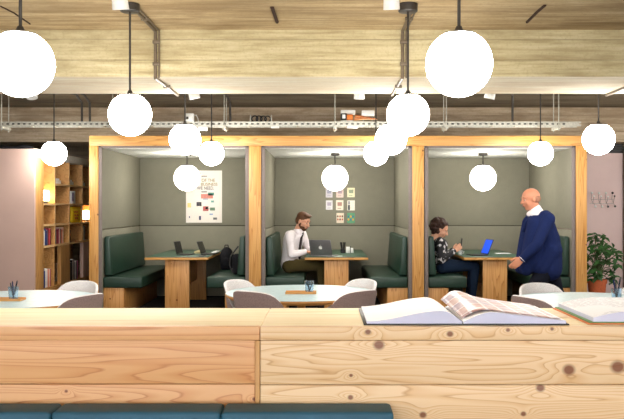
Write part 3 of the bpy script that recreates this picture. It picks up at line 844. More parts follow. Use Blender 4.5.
def tray_set(x, y, w, lab, cx, npen, tall):
    t = thing('wooden_tray', 'narrow wooden tray on '+lab, 'tray', (x, y, .7405))
    MB().box(-w/2, w/2, -.05, .05, 0, .006, .002).build('tray_base', M['ply_edge'], t)
    for a in (-.05, .044): MB().box(-w/2, w/2, a, a+.006, .006, .016).build('rim', M['ply_edge'], t)
    g = thing('tumbler', 'clear glass tumbler of pens on '+lab, 'glass', (x+cx, y, .7475))
    MB().lathe([(0, 0), (.028, 0), (.034, .085), (.031, .085), (.026, .006), (0, .006)], seg=24).build('glass', M['glass'], g)
    for k in range(npen):
        a = k*2.1; tp_ = Vector((.024*math.cos(a), .02*math.sin(a), tall*(.85+.15*math.sin(k*3))))
        pn = thing('pen', ['black pen standing in the tumbler on ', 'dark blue pen in the tumbler on ', 'slim pen leaning in the tumbler on ', 'pencil in the tumbler on '][k % 4]+lab, 'pen', (x+cx, y, .755), 0, 'pens in tumblers')
        MB().cone(-tp_*.08+Vector((0, 0, .008)), tp_, .0045, .0045, 8).build('barrel', [M['black'], M['navy'], M['dark_metal'], M['jeans']][k % 4], pn)
        MB().cone(tp_, tp_*1.08, .0045, .002, 8).build('tip', M['black'], pn)
tray_set(-2.13, 5.2, .27, 'the left round table', .07, 4, .12)
tray_set(-.165, 5.62, .22, 'the middle round table', .06, 3, .075)
tray_set(1.82, 5.08, .23, 'the right round table', .075, 4, .15)

# ================================================================== BOOTH WALL PICTURES
po = thing('poster', 'white poster with olive lettering on the left booth back wall', 'poster', PX(204, 222.7, 11.79))
k6 = F/11.79
def lx(x): return (x-204)/k6
def lz(y): return (222.7-y)/k6
MB().box(lx(186), lx(222), 0, .004, 0, lz(170.5)).build('sheet', plain('poster_paper', (232, 224, 216), .6, var=.01), po)
def letters(txt, x, y, hpx, mat, par, name='lettering', wpx=None):
    cu = bpy.data.curves.new(name, 'FONT'); cu.body = txt; cu.size = hpx/k6/.72; cu.extrude = .0006; cu.offset = .001
    t = bpy.data.objects.new('t', cu); COL.objects.link(t)
    dg = bpy.context.evaluated_depsgraph_get(); dg.update()
    me = bpy.data.meshes.new_from_object(t.evaluated_get(dg)); bpy.data.objects.remove(t)
    me.materials.clear(); me.materials.append(mat)
    w = max(v.co.x for v in me.vertices)
    if wpx: 
        for v in me.vertices: v.co.x *= (wpx/k6)/w
    me.transform(Matrix.Rotation(PI/2, 4, 'X'))
    o = bpy.data.objects.new(name, me); COL.objects.link(o); o.parent = par; o.location = (lx(x), -.002, lz(y))
    return o
gold = bmat((150, 134, 92)); grey = bmat((96, 92, 90))
letters('OF THE', 201.5, 181.8, 3.2, gold, po, wpx=13.5)
letters('BUSINESS', 201, 185.7, 3.0, gold, po, wpx=16.5)
letters('WE NEED.', 197, 189.6, 3.2, grey, po, wpx=17)
MB().box(lx(201.5), lx(207), -.002, -.0005, lz(176.6), lz(175.8)).build('small_print', grey, po)
MB().box(lx(201.3), lx(207), -.002, -.0005, lz(192.4), lz(191.4)).build('small_print', grey, po)
for (x0, x1, y0_, y1_, c) in ((201, 213, 194, 198.5, (206, 130, 116)), (208, 214, 192.5, 195.5, (90, 150, 136)), (211, 214, 200.5, 202.5, (110, 160, 150)), (203, 208, 198.6, 199.6, (150, 160, 180)),
        (196.5, 201.5, 202, 206, (70, 64, 72)), (198.5, 200, 203.2, 205, (210, 205, 210)), (187.5, 191, 203, 207.5, (226, 206, 130)), (203, 208.5, 206.3, 211, (178, 84, 82)), (205.5, 208.5, 207, 209, (200, 214, 204)), (210, 215, 207.5, 210.5, (100, 128, 104)),
        (199, 201, 216, 220, (46, 50, 96)), (189, 190, 216.2, 218, (50, 50, 100)), (209.5, 213, 213.5, 215, (150, 170, 200)), (213.2, 217, 217.5, 219.7, (110, 108, 110))):
    mb = MB(); w_ = lx(x1)-lx(x0); mb.box(lx(x0), lx(x1), -.0025, -.0005, lz(y1_), lz(y0_), .0003, 1); mb.build('printed_picture', bmat(c), po)
# cards in the middle booth
cards = [(325.7, 332.6, 188, 197.5, (196, 190, 198), (150, 150, 170), 'first in the top row'), (336.2, 343.5, 188, 197.5, (214, 190, 180), (160, 140, 150), 'second in the top row, half behind the globe'),
         (347.2, 354.8, 187.8, 197.2, (228, 222, 186), (146, 158, 130), 'third in the top row, yellowish'), (325.9, 332.6, 200.4, 209.7, (214, 212, 214), (170, 160, 176), 'first in the middle row, pale grey'),
         (336, 343.4, 200.2, 210.2, (222, 214, 196), (170, 128, 116), 'second in the middle row'), (347.3, 354.8, 200.4, 210.4, (226, 222, 208), (54, 58, 66), 'third in the middle row, with a dark strip'),
         (336.5, 343.8, 213, 223, (224, 208, 186), (110, 76, 56), 'left of the bottom pair, brown picture'), (347.2, 354.8, 213, 223.2, (90, 150, 110), (60, 110, 160), 'right of the bottom pair, green picture')]
for i, (x0, x1, ya, yb, c1, c2, l) in enumerate(cards):
    p0 = PX(x0, yb, 11.79); p1 = PX(x1, ya, 11.79)
    t = thing('picture_card', 'small card on the middle booth wall, '+l, 'picture', p0, 0, 'picture cards in the middle booth')
    w, h = p1.x-p0.x, p1.z-p0.z
    MB().box(0, w, 0, .004, 0, h).build('card', bmat(c1), t)
    if i == 5: MB().box(.01, .04, -.002, -.0005, .005, h*.55).build('print', bmat(c2), t); MB().box(.012, .04, -.002, -.0005, h*.6, h-.01).build('print', bmat((140, 140, 146)), t)
    elif i in (6, 7):
        for q in range(6):
            a, b2 = q % 3, q//3
            MB().ell((.02+.034*a, -.001, .055+.045*b2), (.013, .002, .016), 10, 6).build('print', bmat(c2 if (q % 2) else ((180, 96, 70) if i == 6 else (226, 150, 50))), t)
    else:
        MB().box(w*.2, w*.8, -.002, -.0005, h*.42, h*.8, .0003, 1).build('print', bmat(c2), t); MB().box(w*.2, w*.7, -.002, -.0005, h*.14, h*.2).build('print', bmat(c2), t)

# ================================================================== LAPTOPS & TABLE THINGS
def laptop(loc, rz, openang, lab, bodym, screenm, w=.31, d=.215, logo=False):
    """screen faces local -Y when rz = 0, hinge at the origin"""
    t = thing('laptop', lab, 'laptop', loc, rz)
    MB().box(-w/2, w/2, -d, 0, 0, .012, .003).build('base', bodym, t)
    MB().box(-w/2+.02, w/2-.02, -d+.085, -.02, .0122, .0135).build('keyboard', M['black'], t)
    MB().box(-.05, .05, -d+.012, -d+.075, .0122, .0128).build('touchpad', M['dark_metal'], t)
    R = Matrix.Translation((0, 0, .013)) @ Matrix.Rotation(-(openang-PI/2), 4, 'X')
    lid = MB().box(-w/2, w/2, -.003, .003, .002, d, .002).build('lid', bodym, t); lid.matrix_local = R
    sc = MB().box(-w/2+.008, w/2-.008, -.0045, -.0035, .012, d-.008).build('screen', screenm, lid)
    if logo:
        mb = MB(); pts = []
        for k in range(40):
            a = 2*PI*k/40; r = .024*(1+.07*math.cos(2*a)) ; x = r*math.cos(a); z = r*1.02*math.sin(a)
            if z > .012 and abs(x) < .008: z -= .005*(1-abs(x)/.008)
            if z < -.012 and abs(x) < .005: z += .002*(1-abs(x)/.005)
            dd = Vector((x-.029, z-.002)); 
            if dd.length < .012: dd.normalize(); x, z = .029+dd.x*.012, .002+dd.y*.012
            pts.append((-x, .0032, d*.5+z))
        mb.prism(pts, (0, 1, 0), .001)
        lf = [(-.001+.0, .0032, d*.5+.026), (-.009, .0032, d*.5+.031), (-.012, .0032, d*.5+.040), (-.003, .0032, d*.5+.035)]
        mb.prism(lf, (0, 1, 0), .001)
        mb.build('lid_logo', M['white'], lid)
    return t
blue = emit('blue_screen', srgb(24, 84, 232), .75, .01)
off = plain('screen_off', (30, 32, 36), .15)
laptop((-.03, 10.14, TZ+.001), math.radians(155)+.0, math.radians(108), 'silver laptop with a fruit emblem used by the man in the white shirt', M['alu'], off, logo=True)
laptop((2.13, 10.42, TZ+.001), math.radians(-82), math.radians(112), 'laptop with a bright blue screen in the right booth', M['black'], blue, .28, .21)
laptop((-1.93, 10.5, TZ+.001), math.radians(80), math.radians(104), 'black laptop standing open at left on the poster booth table', M['black'], off, .24, .17)
laptop((-1.63, 10.62, TZ+.001), math.radians(84), math.radians(110), 'black laptop open beside the bags in the poster booth', M['black'], off, .28, .17)
def flat(name, x0, x1, y0, y1, z, h, m, lab, cat): tag(MB().box(x0, x1, y0, y1, z, z+h, .001).build(name, m), lab, cat)
flat('notebook', -1.78, -1.68, 10.75, 11.1, TZ+.001, .03, bmat((216, 200, 150)), 'cream notebook on the poster booth table', 'book')
flat('white_document', -1.56, -1.5, 10.8, 11.3, TZ+.001, .012, M['paper'], 'white papers at the right end of the poster booth table', 'paper')
flat('mobile_phone', -1.62, -1.55, 10.12, 10.26, TZ+.001, .009, M['black'], 'black phone lying near the front of the poster booth table', 'phone')
flat('paper_document', .07, .24, 10.12, 10.3, TZ+.001, .002, bmat((190, 208, 196)), 'printed sheet lying right of the silver laptop', 'paper')
flat('paper_document', 2.36, 2.56, 10.7, 10.85, TZ+.001, .004, M['paper'], 'white paper lying right of the blue screened laptop', 'paper')
# clear glass and pen pot, white cards in the middle booth
dg_ = thing('water_glass', 'clear water glass behind the silver laptop', 'glass', (.0, 10.75, TZ+.001))
MB().lathe([(0, 0), (.03, 0), (.036, .13), (.033, .13), (.027, .006), (0, .006)], seg=24).build('glass', M['glass'], dg_)
pp = thing('pen_pot', 'black pens in a low pot on the middle booth table', 'pen pot', ((343-VX)*10.9/F, 10.9, TZ+.001))
MB().lathe([(0, 0), (.035, 0), (.035, .05), (.031, .05), (.03, .005), (0, .005)], seg=20).build('pot', M['black'], pp)
for a in (-.035, -.02, .012, .03): MB().cone((a*.3, 0, .01), (a, 0, .15), .008, .008, 8).build('pen', M['black'], pp)
ch = thing('card_holder', 'white card holder with a black divider beside the pen pot', 'card holder', ((350-VX)*10.9/F, 10.9, TZ+.001))
MB().box(-.055, .0, -.02, .02, 0, .085, .003).build('card_stack', M['white'], ch); MB().box(.0, .008, -.025, .025, 0, .1).build('divider', M['black'], ch); MB().box(.009, .045, -.02, .02, 0, .07, .003).build('card_stack', M['white'], ch)
mu = thing('mug', 'white cup on the right booth table beside the phone', 'cup', ((461-VX)*10.5/F, 10.6, TZ+.001))
MB().lathe([(0, 0), (.025, 0), (.04, .05), (.037, .05), (.023, .005), (0, .005)], seg=24).build('cup', M['white'], mu)
MB().tube([(.036, 0, .042), (.058, 0, .036), (.052, 0, .016), (.03, 0, .014)], .004, 6).build('handle', M['white'], mu)

# bags on the right bench of the poster booth
bp = thing('backpack', 'dark rounded backpack on the bench behind the poster booth table', 'bag', (-1.365, 11.0, .486))
mb = MB(); mb.ell((0, 0, .16), (.10, .14, .155)); mb.box(-.08, .08, -.11, .11, .0, .2, .03); organic('body', mb, M['black_cloth'], bp, .01, 4)
mb = MB(); mb.ell((0, -.12, .11), (.06, .04, .08)); mb.build('front_pocket', M['black_cloth'], bp)
MB().tube([(-.03, -.02, .30), (-.02, -.02, .34), (.02, -.02, .34), (.03, -.02, .30)], .008).build('handle', M['dark_metal'], bp)
bg = thing('shoulder_bag', 'black shoulder bag leaning against the green backrest', 'bag', (-1.14, 10.25, .486))
mb = MB(); mb.box(-.05, .04, -.10, .10, .0, .26, .03, 3); organic('body', mb, M['black_cloth'], bg, .01, 4)
MB().tube([(-.045, -.08, .02), (-.085, -.07, .12), (-.07, -.05, .24), (-.02, -.02, .31), (.02, 0, .36)], .011).build('strap', M['black'], bg)

# ================================================================== PLANT AND COAT RACK
pl = thing('potted_plant', 'leafy green plant in a terracotta pot right of the booths', 'plant', ((597-VX)*10.2/F, 10.2, 0))
MB().lathe([(0, 0), (.085, 0), (.115, .37), (.125, .37), (.125, .42), (.11, .42), (.105, .38), (0, .38)], seg=32).build('pot', M['terracotta'], pl)
MB().lathe([(0, .385), (.104, .385), (0, .392)]).build('soil', M['soil'], pl)
random.seed(21)
mbs = MB(); mbl = MB()
tips = []
k10 = F/10.2
for (tx, tz, ty) in ((596, 236, 0), (604, 243, .1), (590, 246, -.05), (612, 252, .05), (616, 252, 0), (594, 258, .1), (602, 252, -.1), (592, 270, -.1), (600, 268, .1), (608, 248, .12), (597, 247, -.12), (588, 256, 0), (612, 276, -.05), (611, 262, .05), (589, 264, .08), (606, 236, .05), (617, 260, 0), (598, 262, -.1), (590, 277, -.05), (603, 260, .05), (591, 239, .05), (613, 281, 0), (619, 254, 0), (587,250,.1), (596,275,-.12), (600, 240, .15), (593, 250, -.15), (610, 245, 0), (618, 266, 0), (611, 271, 0)):
    p = Vector(((tx-598)/k10, ty, EYE-(tz-VY)/k10)); tips.append(p)
    base = Vector((random.uniform(-.03, .03), random.uniform(-.03, .03), .39)); mid = base.lerp(p, .5)+Vector((-.03 if p.x > 0 else .02, 0, .08))
    mbs.tube([base, mid, p], .005, 6)
mbs.build('stems', M['stem'], pl)
def leaf(mb, p, d, n, L, W):
    d.normalize(); s = d.cross(n); s.normalize(); n = s.cross(d)
    rows = []
    for i in range(7):
        t = i/6; w = W*math.sin(PI*min(.97, max(.04, t))**.8); c = p+d*L*t-n*L*.35*t*t
        rows.append([c-s*w+n*w*.25, c, c+s*w+n*w*.25])
    mb.grid(rows)
for p in tips:
    for q in range(9):
        a = random.uniform(0, 2*PI); e = random.uniform(-.5, .5)
        d = Vector((math.cos(a)*math.cos(e), math.sin(a)*math.cos(e)*.9, math.sin(e)-.15))
        leaf(mbl, p+Vector([random.uniform(-.03, .03) for _ in range(3)]), d, Vector((0, -.5, 1)), random.uniform(.06, .11), random.uniform(.018, .03))
o = mbl.build('leaves', M['leaf'], pl); 
ck = thing('coat_rack', 'wire coat rack with pale and dark balls on the pink wall', 'coat rack', PX(601, 199.5, 11.19))
k11 = F/11.19
def cq(x, y, d=.06): return Vector(((x-601)/k11, -d, (199.5-y)/k11))
top = [(590.5, 193), (597.5, 193.2), (604.5, 193.2), (611, 193)]; mid = [(592.5, 196.3), (599.7, 196.3), (606.5, 196.8), (613, 196.2)]; low = [(594, 206.5), (600.7, 206.6), (606.5, 206.6), (613.5, 206.3)]
for i in range(4):
    dk = i == 3
    for (x, y), r in ((top[i], .017), (mid[i], .013), (low[i], .016)):
        MB().ell(cq(x, y), r, 14, 8).build('ball', M['dark_metal'] if dk or (i == 2 and (x, y) == low[2]) else M['white'], ck)
    MB().tube([cq(*top[i]), cq(top[i][0]+.5, 199.5, .01), cq(*low[i])], .0035, 6).build('wire', M['chrome'], ck)
    MB().tube([cq(*mid[i]), cq(mid[i][0], 203, .01), cq(mid[i][0]-3, 203.4, .008)], .0035, 6).build('wire', M['chrome'], ck)
for y in (199.5, 203.4): MB().tube([cq(591.5, y, .012), cq(613, y, .012)], .0035, 6).build('rail', M['chrome'], ck)

# ================================================================== PEOPLE
def vec(*a): return Vector(a)
def hand(mb, w, d, n, t, curl=.5, sc=1.0):
    d = d.normalized(); n = (n-d*n.dot(d)).normalized(); t = d.cross(n).normalized()*(1 if d.cross(n).dot(t) > 0 else -1)
    mb.chain([(w-d*.02, .024*sc), (w+d*.012, .023*sc)], 10)
    for i, (off, L, r) in enumerate(((.030, .070, .0088), (.010, .078, .009), (-.010, .072, .0088), (-.029, .057, .008))):
        k = w+d*(.088-.004*i)*sc+t*off*sc
        mb.chain([(w+d*.01+t*off*.5*sc, .016*sc), (k, .0125*sc)], 8)
        a = 0; p = k; pts = [(p, r*1.12*sc)]
        for q, seg in enumerate((.45, .32, .23)):
            a += curl*(.9 if q else .6)
            p = p+(d*math.cos(a)+n*math.sin(a))*L*seg*sc; pts.append((p, r*(1-.08*q)*sc))
        mb.chain(pts, 8)
    b0 = w+d*.02*sc+t*.022*sc; b1 = b0+(d*.6+t*.65+n*.35).normalized()*.038*sc; b2 = b1+(d*.85+t*.2+n*.45*(.4+curl)).normalized()*.032*sc; b3 = b2+(d*.9+n*.5*curl).normalized()*.024*sc
    mb.chain([(b0, .016*sc), (b1, .0125*sc), (b2, .0105*sc), (b3, .009*sc)], 8)
class Head:
    def __init__(s, c, f, u):
        s.c = c; s.f = f.normalized(); s.r = s.f.cross(u).normalized(); s.u = s.r.cross(s.f).normalized()
    def p(s, f, r, u): return s.c+s.f*f+s.r*r+s.u*u
    def e(s, mb, f, r, u, rf, rr, ru, seg=18, ring=12): mb.ell(s.p(f, r, u), (s.f*rf, s.r*rr, s.u*ru), seg, ring)
    def skin(s, mb):
        s.e(mb, -.012, 0, .032, .096, .075, .084); s.e(mb, .022, 0, -.025, .066, .060, .078); s.e(mb, .048, 0, -.083, .026, .028, .024)
        s.e(mb, .0, .0, -.05, .06, .058, .05)
        mb.chain([(s.p(.082, 0, .016), .009), (s.p(.098, 0, -.008), .011), (s.p(.104, 0, -.022), .013)], 10)
        for q in (-1, 1):
            s.e(mb, .095, q*.012, -.025, .009, .009, .008)
            s.e(mb, -.006, q*.077, -.004, .018, .010, .031); s.e(mb, .072, q*.030, .030, .016, .024, .008)
            s.e(mb, .058, q*.036, -.025, .024, .022, .022)
        s.e(mb, .082, 0, -.052, .010, .024, .012)
        mb.chain([(s.p(-.02, 0, -.06), .056), (s.p(-.03, 0, -.13), .056)], 14)
    def extras(s, par, hairm, brow=True):
        for q in (-1, 1):
            mb = MB(); s.e(mb, .0705, q*.030, .006, .0105, .0095, .005); o = mb.build('eye', M['eye_white'], par)
            mb = MB(); s.e(mb, .0790, q*.030, .006, .0035, .006, .0055); mb.build('iris', M['eye'], o)
            if brow: mb = MB(); s.e(mb, .086, q*.030, .034, .006, .018, .004); mb.build('eyebrow', hairm, par)
        mb = MB(); s.e(mb, .091, 0, -.050, .005, .020, .004); s.e(mb, .090, 0, -.057, .006, .017, .005); mb.build('mouth', M['lips'], par)
def lat(a, b, k=1): return (a-b).normalized()*k
def torso(mb, J, inf=0, wd=.085, hem=None, rad=(.115, .108, .118, .085)):
    sh = lat(J['shR'], J['shL']); hp = lat(J['hiR'], J['hiL'])
    pel, ch_ = J['pelvis'], J['chest']; wa = (pel+ch_)/2+J.get('wb', vec(0, 0, 0))
    nk = J['neck']
    for q in (-1, -.45, .45, 1):
        o = abs(q)
        pts = [(pel+hp*q*wd*.85, rad[0]*(1-.12*o)+inf), (wa+(hp+sh)*.5*q*wd*.85, rad[1]*(1-.12*o)+inf), (ch_+sh*q*wd, rad[2]*(1-.15*o)+inf)]
        if hem: pts = [(hem+hp*q*wd*.95, rad[0]*.98*(1-.12*o)+inf)]+pts
        pts.append(((J['shR' if q > 0 else 'shL'])*.75+nk*.25, .055+inf)) if o == 1 else pts.append((nk-vec(0, 0, .05), .06+inf))
        mb.chain(pts, 14)
def arm(mb, J, s, inf=0, wrist=True, r=(.058, .046, .040, .028)):
    a, e, w = J['sh'+s], J['el'+s], J['wr'+s]
    m = a.lerp(e, .45); f = e.lerp(w, .3)
    mb.chain([(a, r[0]+inf), (m, r[1]+inf), (e, r[2]+inf), (f, r[2]+.002+inf), (w if wrist else e.lerp(w, .93), r[3]+inf)], 12)
def leg(mb, J, s, inf=0, r=(.088, .07, .055, .052, .037)):
    h, k, a = J['hi'+s], J['kn'+s], J['an'+s]
    mb.chain([(h, r[0]+inf), (h.lerp(k, .5), r[1]+inf), (k, r[2]+inf), (k.lerp(a, .3), r[3]+inf), (a, r[4]+inf)], 12)
def foot(mb, J, s, inf=0):
    a = J['an'+s]; d = J['toe'+s].normalized()
    mb.chain([(vec(a.x, a.y, .045)-d*.03, .034+inf), (vec(a.x, a.y, .04)+d*.07, .032+inf), (vec(a.x, a.y, .03)+d*.15, .024+inf)], 10)
def relativise(J, root):
    return {k: (v-root if not k.startswith('toe') and k != 'wb' else v) for k, v in J.items()}
def person(lab, root, J, H, skinm, hands):
    t = thing('person', lab, 'person', root)
    J = relativise(J, root); H.c = H.c-root
    mb = MB()
    torso(mb, J, -.012)
    for s in 'LR': arm(mb, J, s, -.008); leg(mb, J, s, -.012); foot(mb, J, s, -.01)
    mb.chain([(J['neck']-vec(0, 0, .03), .055), (J['neck'], .05), (H.p(-.02, 0, -.06), .052)], 14)
    H.skin(mb)
    for (s, d, n, th, c) in hands: hand(mb, J['wr'+s], d, n, th, c)
    organic('body', mb, skinm, t, .0055, 3)
    return t, J

# --- seated man in white shirt (middle booth)
Y0 = 10.52
J = dict(pelvis=vec(-.47, Y0, .60), chest=vec(-.405, Y0-.02, .93), neck=vec(-.335, Y0-.05, 1.035),
         shR=vec(-.455, Y0-.185, .985), shL=vec(-.30, Y0+.15, .99), hiR=vec(-.46, Y0-.10, .585), hiL=vec(-.44, Y0+.10, .585),
         elR=vec(-.43, Y0-.27, .735), wrR=vec(-.235, Y0-.24, .775), elL=vec(-.20, Y0+.17, .76), wrL=vec(-.13, Y0-.03, .775),
         knR=vec(-.03, Y0-.10, .575), knL=vec(0.02, Y0+.12, .565), anR=vec(-.03, Y0-.12, .09), anL=vec(.06, Y0+.13, .09),
         toeR=vec(1, -.1, 0), toeL=vec(1, .1, 0))
fd = vec(.72, -.50, -.36)
H = Head(vec(-.275, Y0-.09, 1.165), fd, vec(.2, -.1, 1))
man, J = person('man in a white shirt and dark tie bent over a silver laptop', vec(-.45, Y0, .0), J, H, M['skin'],
    [('R', vec(.9, .12, -.12), vec(0, 0, -1), vec(0, 1, 0), .35), ('L', vec(.4, -.75, -.10), vec(0, 0, -1), vec(-1, 0, 0), .35)])
mb = MB(); torso(mb, J, .004); [arm(mb, J, s, .008, False) for s in 'LR']; organic('shirt', mb, M['shirt'], man, .008, 3)
mb = MB(); nk = J['neck']; 
mb.lathe([(.056, -.02), (.064, .03), (.068, .032), (.072, .012), (.075, -.02)], (nk.x, nk.y, nk.z), 24); mb.build('collar', M['shirt'], man)
mb = MB(); hl = J['pelvis']+vec(.0, 0, -.01)
for s in 'LR': leg(mb, J, s, .008)
mb.chain([(J['hiL'], .105), (J['hiR'], .105)]); organic('trousers', mb, M['olive'], man, .01, 3)
for s in 'LR': mb = MB(); foot(mb, J, s, .004); organic('shoe', mb, M['shoe'], man, .008, 2)
fdir = vec(.80, -.60, 0).normalized()
tn = J['neck']+fdir*.07+vec(0, 0, -.02); cs = J['chest']+fdir*.128; ps = J['pelvis']*.45+J['chest']*.55+fdir*.133
side = fdir.cross(vec(0, 0, 1))
mb = MB()
mb.grid([[p-side*w+fdir*o, p+fdir*(o+.006), p+side*w+fdir*o] for p, w, o in ((tn+vec(0, 0, .01), .016, 0), (tn-vec(0, 0, .02), .012, .005), (cs+vec(0, 0, .02), .022, .006), (ps, .026, .008), (ps-vec(0, 0, .10), .028, .008), (ps-vec(0, 0, .14), .004, .008))])
o = mb.build('tie', M['tie'], man); sm = o.modifiers.new('s', 'SOLIDIFY'); sm.thickness = .006
H.extras(man, M['hair_brown'])
mb = MB(); H.e(mb, -.022, 0, .052, .097, .082, .078); H.e(mb, -.055, 0, .0, .06, .078, .07); H.e(mb, .045, .01, .105, .05, .06, .022); organic('hair', mb, M['hair_brown'], man, .007, 2)
mb = MB(); H.e(mb, .050, 0, -.085, .032, .040, .030); H.e(mb, .030, .035, -.062, .045, .022, .032); H.e(mb, .030, -.035, -.062, .045, .022, .032); H.e(mb, .085, 0, -.040, .010, .022, .006); H.e(mb, .0, .055, -.03, .02, .015, .04); H.e(mb, .0, -.055, -.03, .02, .015, .04)
organic('beard', mb, M['hair_brown'], man, .006, 2)

# --- curly haired person with phone (right booth)
Y1 = 10.35
J = dict(pelvis=vec(1.535, Y1, .60), chest=vec(1.525, Y1-.01, .86), neck=vec(1.52, Y1-.02, .955), wb=vec(-.02, 0, 0),
         shR=vec(1.51, Y1-.17, .90), shL=vec(1.52, Y1+.17, .90), hiR=vec(1.55, Y1-.09, .585), hiL=vec(1.55, Y1+.10, .585),
         elR=vec(1.51, Y1-.25, .68), wrR=vec(1.70, Y1-.13, .785), elL=vec(1.62, Y1+.22, .72), wrL=vec(1.72, Y1+.03, .785),
         knR=vec(1.98, Y1-.09, .585), knL=vec(1.99, Y1+.12, .575), anR=vec(2.0, Y1-.10, .09), anL=vec(1.92, Y1+.13, .09),
         toeR=vec(1, -.1, 0), toeL=vec(1, .1, 0))
J['anR'] = vec(1.93, Y1-.10, .09)
H = Head(vec(1.535, Y1-.03, 1.06), vec(.86, -.22, -.42), vec(.3, 0, 1))
cur, J = person('person with curly brown hair in a black and white floral top holding a phone', vec(1.54, Y1, 0), J, H, M['skin'],
    [('R', vec(.45, .15, .35), vec(.3, .9, .1), vec(0, 0, 1), .55), ('L', vec(.4, -.25, .3), vec(.2, -.9, .1), vec(0, 0, 1), .5)])
mb = MB(); torso(mb, J, .004, rad=(.11, .10, .108, .08)); [arm(mb, J, s, .012, False) for s in 'LR']; organic('floral_top', mb, M['floral'], cur, .008, 3)
mb = MB(); [leg(mb, J, s, .006) for s in 'LR']; mb.chain([(J['hiL'], .10), (J['hiR'], .10)]); organic('jeans', mb, M['jeans'], cur, .01, 3)
for s in 'LR': mb = MB(); foot(mb, J, s, .004); organic('shoe', mb, M['shoe'], cur, .008, 2)
H.extras(cur, M['hair_dark'])
random.seed(5); mb = MB(); H.e(mb, -.035, 0, .045, .098, .094, .085)
for k in range(130):
    a = random.uniform(-1, 1)*PI; e = random.uniform(-.75, 1.4)
    f, r, u = math.cos(a)*math.cos(e), math.sin(a)*math.cos(e), math.sin(e)
    if f > .35 and u < .5: continue
    q = random.uniform(.014, .028)
    H.e(mb, -.04+f*.112, r*.102, .025+u*.108, q, q, q, 8, 6)
H.e(mb, -.06, 0, -.045, .05, .075, .06)
organic('curly_hair', mb, M['hair_dark'], cur, .006, 1)
ph = thing('mobile_phone', 'black phone held up in the hands of the curly-haired person', 'phone', (1.79, Y1-.055, .805))
MB().box(-.005, .004, -.036, .036, 0, .145, .003).build('case', M['black'], ph).rotation_euler = (0, .15, 0)

# --- man in blue jacket walking left
Yw = 8.2
def W(x, y, dy=0): return vec((x-VX)*Yw/F, Yw+dy, EYE-(y-VY)*Yw/F)
J = dict(pelvis=W(548, 256), chest=W(539, 225), neck=W(537, 212), shL=W(543, 219, -.19), shR=W(537, 218, .19),
         hiL=W(549, 260, -.09), hiR=W(549, 260, .09), elL=W(531, 243, -.25), wrL=W(517, 257.5, -.22), elR=W(543, 243, .22), wrR=W(534, 262, .18),
         knL=vec(2.14, Yw-.10, .47), anL=vec(2.06, Yw-.10, .085), knR=vec(2.46, Yw+.10, .45), anR=vec(2.72, Yw+.10, .14), toeL=vec(-1, 0, 0), toeR=vec(-1, 0, -.4), wb=vec(.03, 0, 0))
H = Head(W(530.5, 199.5), vec(-1, -.12, -.18), vec(-.25, 0, 1))
rt = vec(2.35, Yw, 0)
wk, J = person('balding man in a blue jacket leaning forward as he walks left', rt, J, H, M['skin2'],
    [('L', vec(-.75, 0, -.62), vec(.2, .9, 0), vec(-.5, 0, .6), .4), ('R', vec(-.6, 0, -.7), vec(.2, -.9, 0), vec(-.5, 0, .6), .4)])
hem = W(548, 268.5)-rt
mb = MB(); torso(mb, J, .022, .09, hem); [arm(mb, J, s, .016, False) for s in 'LR']
for q in (-.1, .1): mb.chain([(W(534, 224, q)-rt, .10), (W(531, 242, q)-rt, .105), (W(528, 258, q)-rt, .10), (W(524, 268, q)-rt, .075)]); mb.chain([(W(548, 250, q)-rt, .12), (W(540, 266, q)-rt, .11)])
organic('jacket', mb, M['navy'], wk, .009, 4)
mb = MB(); nk = J['neck']
mb.chain([(nk-vec(0, 0, .035), .078), (nk+vec(-.008, 0, .0), .070), (nk+vec(-.016, 0, .028), .063)]); mb.ell(nk+vec(-.0, 0, -.022), (.105, .15, .05)); organic('shirt_collar', mb, M['shirt'], wk, .007, 2)
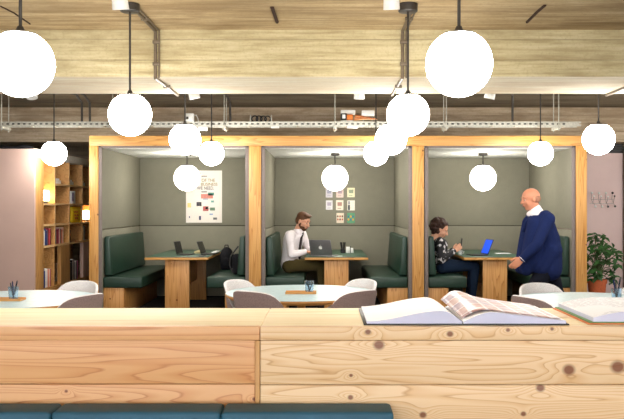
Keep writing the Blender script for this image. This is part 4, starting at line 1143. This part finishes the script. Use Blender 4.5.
mb = MB(); [leg(mb, J, s, .016, (.092, .078, .062, .056, .046)) for s in 'LR']; mb.chain([(J['hiL'], .105), (J['hiR'], .105)]); organic('trousers', mb, M['navy_dark'], wk, .01, 3)
for s in 'LR': 
    mb = MB(); a = J['an'+s]; dz = a.z-.085
    mb.chain([(vec(a.x+.03, a.y, .04+dz), .038), (vec(a.x-.07, a.y, .036+dz*.6), .034), (vec(a.x-.15, a.y, .026+dz*.2), .025)]); organic('shoe', mb, M['shoe'], wk, .008, 2)
H.extras(wk, M['hair_grey'])
mb = MB(); H.e(mb, -.04, 0, .0, .065, .079, .055); organic('hair', mb, M['hair_grey'], wk, .007, 2)

# jacket details of the walking man
fo = vec(-1, 0, -.25).normalized()
for q in (-1, 1):
    mb = MB(); pts = [nk+vec(.035, q*.075, .0), nk+vec(-.055, q*.070, -.03), nk+vec(-.125, q*.045, -.10), nk+vec(-.145, q*.02, -.19)]
    mb.chain([(p, .017) for p in pts], 10); mb.build('lapel', M['navy'], wk)
mb = MB(); cw = J['wrL']; el = J['elL']; dd = (cw-el).normalized(); mb.cone(cw-dd*.03, cw+dd*.006, .040, .038, 18); mb.build('shirt_cuff', M['shirt'], wk)
mb = MB(); mb.chain([(J['neck']+vec(-.075, 0, -.05), .02), (J['chest']+vec(-.125, 0, -.04), .02)], 10); mb.build('tie', M['tie'], wk)
# ================================================================== CAMERA, WORLD
cam = bpy.data.cameras.new('camera'); co = bpy.data.objects.new('camera', cam); COL.objects.link(co)
co.location = (0, 0, EYE); co.rotation_euler = (PI/2, 0, 0)
cam.sensor_width = 36; cam.lens = F/624*36; cam.shift_x = -12/624; cam.shift_y = -2.5/624; cam.clip_start = .05
SC.camera = co
w = bpy.data.worlds.new('world'); SC.world = w; w.use_nodes = True
bg_ = w.node_tree.nodes['Background']; bg_.inputs[0].default_value = (.95, .97, 1, 1); bg_.inputs[1].default_value = 4.6
SC.view_settings.view_transform = 'Standard'; SC.view_settings.look = 'None'; SC.view_settings.gamma = 1; SC.view_settings.use_curve_mapping = False
SC.view_settings.exposure = 0.75
